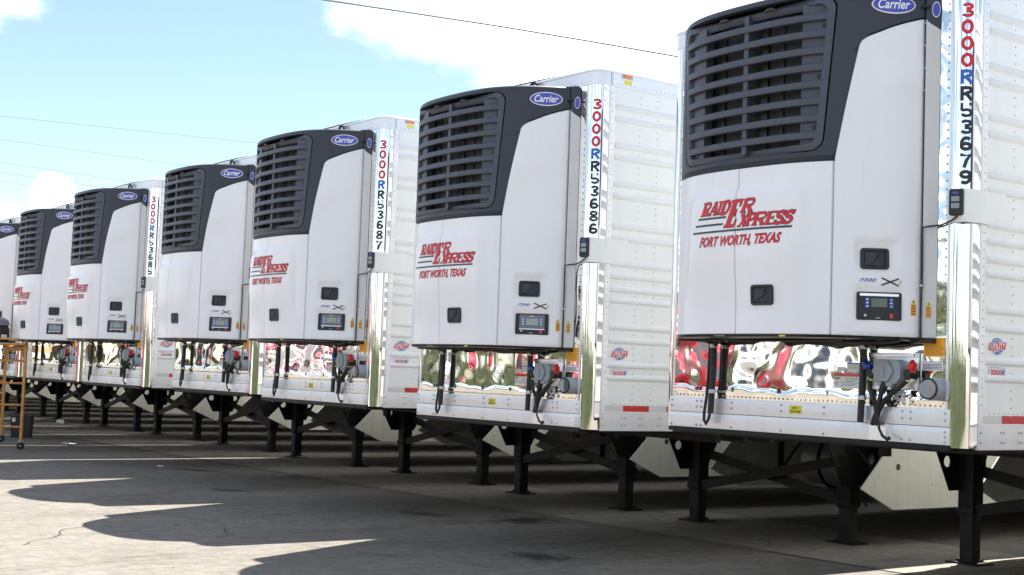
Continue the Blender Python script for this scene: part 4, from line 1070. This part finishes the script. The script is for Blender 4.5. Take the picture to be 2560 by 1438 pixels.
# ------------------------------------------------------------------ rolling scaffold with its load, box, litter
def scaffold():
    A = Vector((-17.10, .50, 0)); ex = Vector((-2.05, .32, 0)); ey = Vector((-.154, -.988, 0)).normalized() * .74
    T = thing('rolling_scaffold', 'orange rolling scaffold with a wooden platform at the left edge', 'scaffold', A)
    rel = lambda a, b, z: tuple(ex * a + ey * b + Vector((0, 0, z)))
    for a in (0, 1):
        for b in (0, 1):
            p0, p1 = rel(a, b, .14), rel(a, b, 2.0)
            mb = MB(); mb.tube([p0, p1], .029, 4); PS = mb.build('post', M['scaff'], T, smooth=0)
            mb = MB()
            for k in range(20): mb.disc(rel(a, b, .28 + .05 * k) if False else tuple(Vector(rel(a, b, .30 + .05 * k)) + Vector((.024, -.012, 0))), (1, -.35, 0), .007, 6)
            mb.build('pin_holes', M['black'], PS, smooth=0, kind='stuff')
            mb = MB(); q = Vector(rel(a, b, .065)); t = Vector((.5, .86, 0)); n = Vector((.86, -.5, 0))
            mb.tube([tuple(q - n * .022), tuple(q - n * .018), tuple(q + n * .018), tuple(q + n * .022)], [.045, .063, .063, .045], 16); W = mb.build('caster', M['tyre'], T)
            mb = MB(); mb.box(q.x - .034, q.x + .034, q.y - .034, q.y + .034, .118, .15); mb.cyl(tuple(q - n * .032), tuple(q + n * .032), .012, 8); mb.build('caster_fork', M['rivet'], W)
    for a in (0, 1):
        for z in (.375, .74, 1.10, 1.47, 1.83): MB().tube([rel(a, 0, z), rel(a, 1, z)], .017, 8).build('rung', M['scaff'], T)
    for b in (0, 1):
        mb = MB(); mb.tube([rel(-.02, b, 1.70), rel(1.02, b, 1.70)], .045, 4); mb.build('side_rail', M['scaff'], T, smooth=0)
        for a, s in ((0, 1), (1, -1)): MB().tube([rel(a, b, 1.40), rel(a + s * .16, b, 1.66)], .015, 6).build('knee_brace', M['scaff'], T)
    for k in range(3):
        b0 = .03 + k * .32; mb = MB(); P = [rel(a, b, z) for z in (1.735, 1.765) for a, b in ((-.02, b0), (1.02, b0), (1.02, b0 + .30), (-.02, b0 + .30))]
        mb.add(P, [(0, 3, 2, 1), (4, 5, 6, 7), (0, 1, 5, 4), (1, 2, 6, 5), (2, 3, 7, 6), (3, 0, 4, 7)]); mb.build('plank', M['wood'], T, smooth=0)
    mb = MB(); P = [rel(a, b, z) for z in (1.64, 1.75) for a, b in ((.06, -.05), (.96, -.05), (.96, -.075), (.06, -.075))]; mb.add(P, [(0, 3, 2, 1), (4, 5, 6, 7), (0, 1, 5, 4), (1, 2, 6, 5), (2, 3, 7, 6), (3, 0, 4, 7)]); mb.build('plank', M['wood'], T, smooth=0, label='wooden board along the side of the platform')
    # tool bag on the platform
    c = Vector(A) + ex * .40 + ey * .44
    bg = thing('tool_bag', 'black soft tool bag with grey lid standing on the scaffold platform', 'bag', (c.x, c.y, 1.765), .2)
    rows = []
    for z, w, d in ((0, .16, .12), (.02, .18, .135), (.12, .185, .14), (.25, .17, .13), (.31, .15, .11)):
        rows.append([(w * math.copysign(abs(math.cos(a)) ** .5, math.cos(a)), d * math.copysign(abs(math.sin(a)) ** .5, math.sin(a)), z) for a in lin(0, 2 * math.pi, 24)[:-1]])
    mb = MB().grid(rows, True); mb.f.append(tuple(range(24))); mb.build('bag_body', M['rubber'], bg)
    rows = [[(w * math.copysign(abs(math.cos(a)) ** .6, math.cos(a)), d * math.copysign(abs(math.sin(a)) ** .6, math.sin(a)), z) for a in lin(0, 2 * math.pi, 24)[:-1]] for z, w, d in ((.30, .17, .13), (.33, .185, .14), (.39, .16, .12), (.43, .09, .06), (.44, .01, .01))]
    MB().grid(rows, True).build('bag_lid', M['greyd'], bg)
    MB().box(-.19, .19, -.145, .145, .305, .318, .004).build('bag_strap', M['grey'], bg)
    MB().box(.172, .19, -.05, .05, .09, .14, .004).build('pocket', M['white'], bg)


scaffold()
bx = thing('plastic_box', 'black plastic box on the ground behind the scaffold caster', 'box', (-20.63, 1.67, 0), 1.0)
mb = MB(); rows = [[(x * k, y * k, z) for x, y in ((-.19, -.12), (.19, -.12), (.19, .12), (-.19, .12))] for z, k in ((0, .9), (.40, 1))]
mb.grid(rows, True); mb.f.append((0, 1, 2, 3)); mb.build('box_body', M['rubber'], bx, smooth=0)
MB().box(-.20, .20, -.13, .13, .40, .44, .01).build('lid', M['black'], bx)
MB().box(-.16, -.10, -.124, -.118, .30, .38).build('label', M['white'], bx, smooth=0)


def litter(name, label, cat, loc, sx, sy, h, m, rz):
    mb = MB(); n = 6; rnd = random.Random(name + str(loc))
    mb.grid([[(sx * (i / n - .5), sy * (j / n - .5), .012 + h * rnd.random()) for i in range(n + 1)] for j in range(n + 1)])
    o = mb.build(name, M[m], None, (loc[0], loc[1], 0.0), smooth=0); o.rotation_euler = (0, 0, rz); o['label'] = label; o['category'] = cat


litter('paper_scrap', 'flat white scrap of paper on the shaded concrete right of the scaffold', 'paper', (-18.3, 1.75), .30, .12, .03, 'paper', .3)
o = MB().tube([(0, 0, .045), (.02, .0, .045), (.14, .05, .05), (.16, .055, .05)], [.03, .045, .06, .055], 14).build('paper_cup', M['paper'], None, (-26.4, 4.4, 0)); o['label'] = 'crushed white paper cup lying under the trailers'; o['category'] = 'cup'
litter('paper_scrap', 'tiny white scrap of paper on the ground in the middle of the shade', 'paper', (-13.05, 1.2), .10, .05, .02, 'paper', .8)
for k, (x, y, s) in enumerate(((-3.55, -.9, .05), (-4.2, -.75, .06), (-6.9, .9, .05), (-8.6, 1.4, .06), (-2.55, -1.3, .07), (-4.5, .6, .05))): pass
mb = MB(); rnd = random.Random(3)
for k in range(420):
    x, y = rnd.uniform(-16, -.5), rnd.uniform(-3, 4); s = rnd.uniform(.004, .013); h = s * rnd.uniform(.3, .7); a = rnd.random() * 6
    ca, sa = math.cos(a) * s, math.sin(a) * s; r2 = rnd.uniform(.5, 2.2)
    mb.add([(x + ca, y + sa, 0.008), (x - sa * r2, y + ca * r2, .008), (x - ca, y - sa, .008), (x + sa * r2, y - ca * r2, .008), (x, y, .009 + h)], [(0, 1, 4), (1, 2, 4), (2, 3, 4), (3, 0, 4)])
mb.build('gravel', M['pole'], kind='stuff', label='scattered grit and leaf bits on the concrete')


# ------------------------------------------------------------------ overhead cables and their poles
def cable(name, label, cat, pts, r, m, group=None):
    P = []
    for i in range(len(pts) - 1):
        for t in range(12): P.append(tuple(Vector(pts[i]).lerp(Vector(pts[i + 1]), t / 12)))
    P.append(pts[-1])
    o = MB().tube(P, r, 6).build(name, M[m]); o['label'] = label; o['category'] = cat
    if group: o['group'] = group


cable('overhead_cable', 'thick dark overhead cable crossing the top of the sky', 'cable', [(-30.5, -32, 11.6), (-25.4, -12, 10.0), (-20.36, 7.71, 9.62), (-19.90, 9.56, 9.61), (-19.35, 11.75, 9.59), (-18.79, 13.97, 9.54), (-18.21, 16.32, 9.47), (-13.2, 36, 9.6), (-7.6, 58, 11.0)], .024, 'wire')
FAR = [((-43.5, 7.81, 10.0), (-41.72, 16.9, 10.02)), ((-43.49, 7.85, 9.18), (-42.35, 13.66, 8.92)), ((-43.48, 7.9, 8.35), (-42.64, 12.2, 8.10)), ((-43.48, 7.92, 8.01), (-42.8, 11.37, 7.79)), ((-43.47, 7.93, 7.70), (-42.97, 10.49, 7.51)), ((-43.46, 7.98, 6.78), (-43.31, 8.78, 6.73))]
for k, (a, b) in enumerate(FAR):
    d = (Vector(b) - Vector(a)); d /= d.y
    if k == 5: d.z = -.06
    p = lambda y: tuple(Vector(a) + d * (y - a[1]))
    q = lambda y: (a[0] + .195 * (y - a[1]), y, p(24)[2] + .012 * (y - 24))
    cable('overhead_cable', 'thin grey overhead cable, number %s down in the faint bundle above the far trailers' % ('one', 'two', 'three', 'four', 'five', 'six')[k] if False else ('highest', 'second highest', 'third highest', 'third lowest', 'second lowest', 'lowest')[k] + ' of the thin grey overhead cables in the sky at left', 'cable', [p(-34), p(-10), a, p(16), p(24), q(46), q(70)], .008, 'wire2', 'thin cables behind the trailers')
for (x, y, h), lab in (((-30.5, -32, 11.8), 'wooden utility pole in front of the yard holding the thick cable'), ((-7.6, 58, 11.2), 'wooden utility pole behind the trailers holding the thick cable'), ((-51.5, -34, 12.5), 'wooden utility pole far left in front holding the thin cables'), ((-31.4, 70, 12.5), 'wooden utility pole far behind holding the thin cables')):
    t = thing('utility_pole', lab, 'pole', (x, y, 0), group='utility poles')
    MB().tube([(0, 0, 0), (0, 0, h)], [.16, .11], 12).build('pole_shaft', M['pole'], t); MB().box(-.9, .9, -.06, .06, h - .7, h - .56).build('cross_arm', M['pole'], t, smooth=0)


# ------------------------------------------------------------------ across the yard (seen only in the polished metal): trucks, car, trees
def wheel_at(T, x, y, r, w, sg):
    W = MB().tube([(x - w / 2, y, r), (x - w / 2 + .01, y, r), (x - w * .3, y, r), (x + w * .3, y, r), (x + w / 2 - .01, y, r), (x + w / 2, y, r)], [r * .6, r * .88, r, r, r * .88, r * .6], 24).build('wheel', M['tyre'], T)
    MB().tube([(x + sg * w * .5, y, r), (x + sg * w * .3, y, r), (x + sg * w * .42, y, r)], [r * .6, r * .5, r * .2], 20).build('rim', M['alu'], W)


def truck(loc, rz, label, m):
    t = thing('tractor_truck', label, 'truck', loc, rz, 'trucks across the yard'); fx = lambda u, v, w: (w, u, v)
    MB().prism([(-3.0, .75), (-3.0, 1.5), (-2.9, 1.78), (-1.0, 1.95), (-1.0, .75)], fx, -.95, .95).build('bonnet', M[m], t, smooth=30)
    cb = MB().prism([(-1.0, .75), (-1.0, 1.95), (-.55, 2.75), (.1, 3.3), (1.9, 3.75), (1.9, .75)], fx, -1.15, 1.15).build('cab', M[m], t, smooth=30)
    for s in (-1, 1): MB().prism([(-.75, 1.9), (-.45, 2.6), (.35, 2.6), (.35, 1.9)], fx, s * 1.152, s * 1.16).build('window', M['winglass'], cb, smooth=0)
    MB().add([(-1.0, -1.02, 1.99), (1.0, -1.02, 1.99), (.95, -.60, 2.72), (-.95, -.60, 2.72)], [(0, 1, 2, 3)]).build('windscreen', M['winglass'], cb, smooth=0)
    MB().box(-.55, .55, -3.06, -3.0, .85, 1.6, .02).build('grille', M['alu'], t)
    MB().box(-1.2, 1.2, -3.2, -3.0, .45, .80, .05).build('bumper', M['alu'], t)
    for s in (-1, 1):
        MB().box(s * .78 - .14, s * .78 + .14, -3.04, -2.9, 1.05, 1.3, .03).build('headlight', M['glass'], t)
        MB().cyl((s * 1.1, 2.0, 1.0), (s * 1.1, 2.0, 3.9), .08, 12).build('exhaust_stack', M['alu'], t)
        MB().cyl((s * .98, .2, .75), (s * .98, 1.8, .75), .33, 20).build('fuel_tank', M['alu'], t)
        MB().prism([(-2.75, .55), (-2.6, 1.1), (-2.0, 1.2), (-1.5, .95), (-1.3, .55)], fx, s * .75, s * 1.2).build('mudguard', M[m], t, smooth=30)
        wheel_at(t, s * 1.0, -2.05, .5, .3, s)
        for y in (3.3, 4.6): wheel_at(t, s * .92, y, .5, .6, s)
    MB().box(-.45, .45, -2.8, 5.2, .72, .95).build('chassis', M['steel'], t, smooth=0)


truck((-12.2, -16.0, 0), 2.5, 'white tractor truck with sleeper cab across the yard', 'side')
truck((-17.6, -15.6, 0), 2.8, 'red tractor truck across the yard beside the white one', 'truckred')
truck((-26.5, -20.5, 0), 2.3, 'red tractor truck standing back near the trees across the yard', 'truckred')
truck((-34.0, -15.0, 0), 2.9, 'white tractor truck across the yard between two red ones', 'side')
truck((-38.5, -15.0, 0), 2.6, 'red tractor truck across the yard next to the dark grey one', 'truckred')
truck((-45.5, -15.0, 0), 2.7, 'dark grey tractor truck at the far end of the yard', 'truckgrey')

rnd = random.Random(5); hd = MB()
for k in range(9000):
    p = Vector((rnd.gauss(0, .7), rnd.uniform(-55, 75), rnd.uniform(0, 2.3) ** 1.0)); s = rnd.uniform(.12, .32)
    u = Vector((rnd.gauss(0, 1), rnd.gauss(0, 1), rnd.gauss(0, 1))).normalized(); w = u.orthogonal().normalized()
    hd.add([tuple(p + u * s), tuple(p + w * s * .7), tuple(p - u * s), tuple(p - w * s * .7)], [(0, 1, 2, 3)])
hd.box(-.6, .6, -55, 75, 0, 1.9)
o2 = hd.build('hedge', M['leaf'], None, (5, -23.5, 0), smooth=0, recalc=False); o2.rotation_euler = (0, 0, math.pi / 2); o2.scale = (1, .8, 1.15)
o2['label'] = 'tall leafy hedge along the grass verge behind the parked tractor trucks'; o2['category'] = 'hedge'
o = o2.copy(); COL.objects.link(o); o.location = (-95, 0, 0); o.rotation_euler = (0, 0, 0); o.scale = (1, 1, 1); o['label'] = 'dark hedge added at the far left to block the bright horizon under the trailers'; o['category'] = 'hedge'  # added hedge, blocks the bright sky that would show beneath the trailers

rnd = random.Random(11)
crown = MB(); cl = [(rnd.gauss(0, 1.5), rnd.gauss(0, 1.5), rnd.uniform(-1.6, 2.3)) for _ in range(46)]
for c in cl:
    for k in range(75):
        p = Vector(c) + Vector((rnd.gauss(0, .45), rnd.gauss(0, .45), rnd.gauss(0, .35))); s = rnd.uniform(.08, .2)
        u = Vector((rnd.gauss(0, 1), rnd.gauss(0, 1), rnd.gauss(0, 1))).normalized(); w = u.orthogonal().normalized()
        crown.add([tuple(p + u * s), tuple(p + w * s * .6), tuple(p - u * s), tuple(p - w * s * .6)], [(0, 1, 2, 3)])
tree0 = thing('tree', 'broadleaf tree on the grass verge, nearest of the row', 'tree', (4, -31, 0), 0, 'trees on the verge')
MB().tube([(0, 0, 0), (.05, 0, 1.2), (0, .08, 2.6), (.1, 0, 4.4)], [.26, .2, .16, .06], 10).build('trunk', M['bark'], tree0)
for a in range(5): MB().tube([(0, .05, 2.2 + .25 * a), (.8 * math.cos(a * 1.3), .8 * math.sin(a * 1.3), 3.1 + .3 * a), (1.5 * math.cos(a * 1.3), 1.5 * math.sin(a * 1.3), 3.9 + .3 * a)], [.09, .06, .02], 6).build('branch', M['bark'], tree0)
tree0.scale = (.72, .72, .72)
co = crown.build('crown', M['leaf'], tree0, (0, 0, 5.0), smooth=0, recalc=False)
for k, (x, y, s, w) in enumerate(((-6, -34, .8, 'second'), (-17, -31, .65, 'third'), (-27, -35, .85, 'fourth'), (-40, -33, .7, 'fifth'), (-54, -36, .85, 'sixth'), (-70, -34, .75, 'seventh'))):
    t = tree0.copy(); COL.objects.link(t); t.location = (x, y, 0); t.rotation_euler = (0, 0, k * 1.7); t.scale = (s, s, s); t['label'] = 'broadleaf tree on the grass verge, %s from the near end of the row' % w
    for ch in list(tree0.children): copy_part(ch, t)
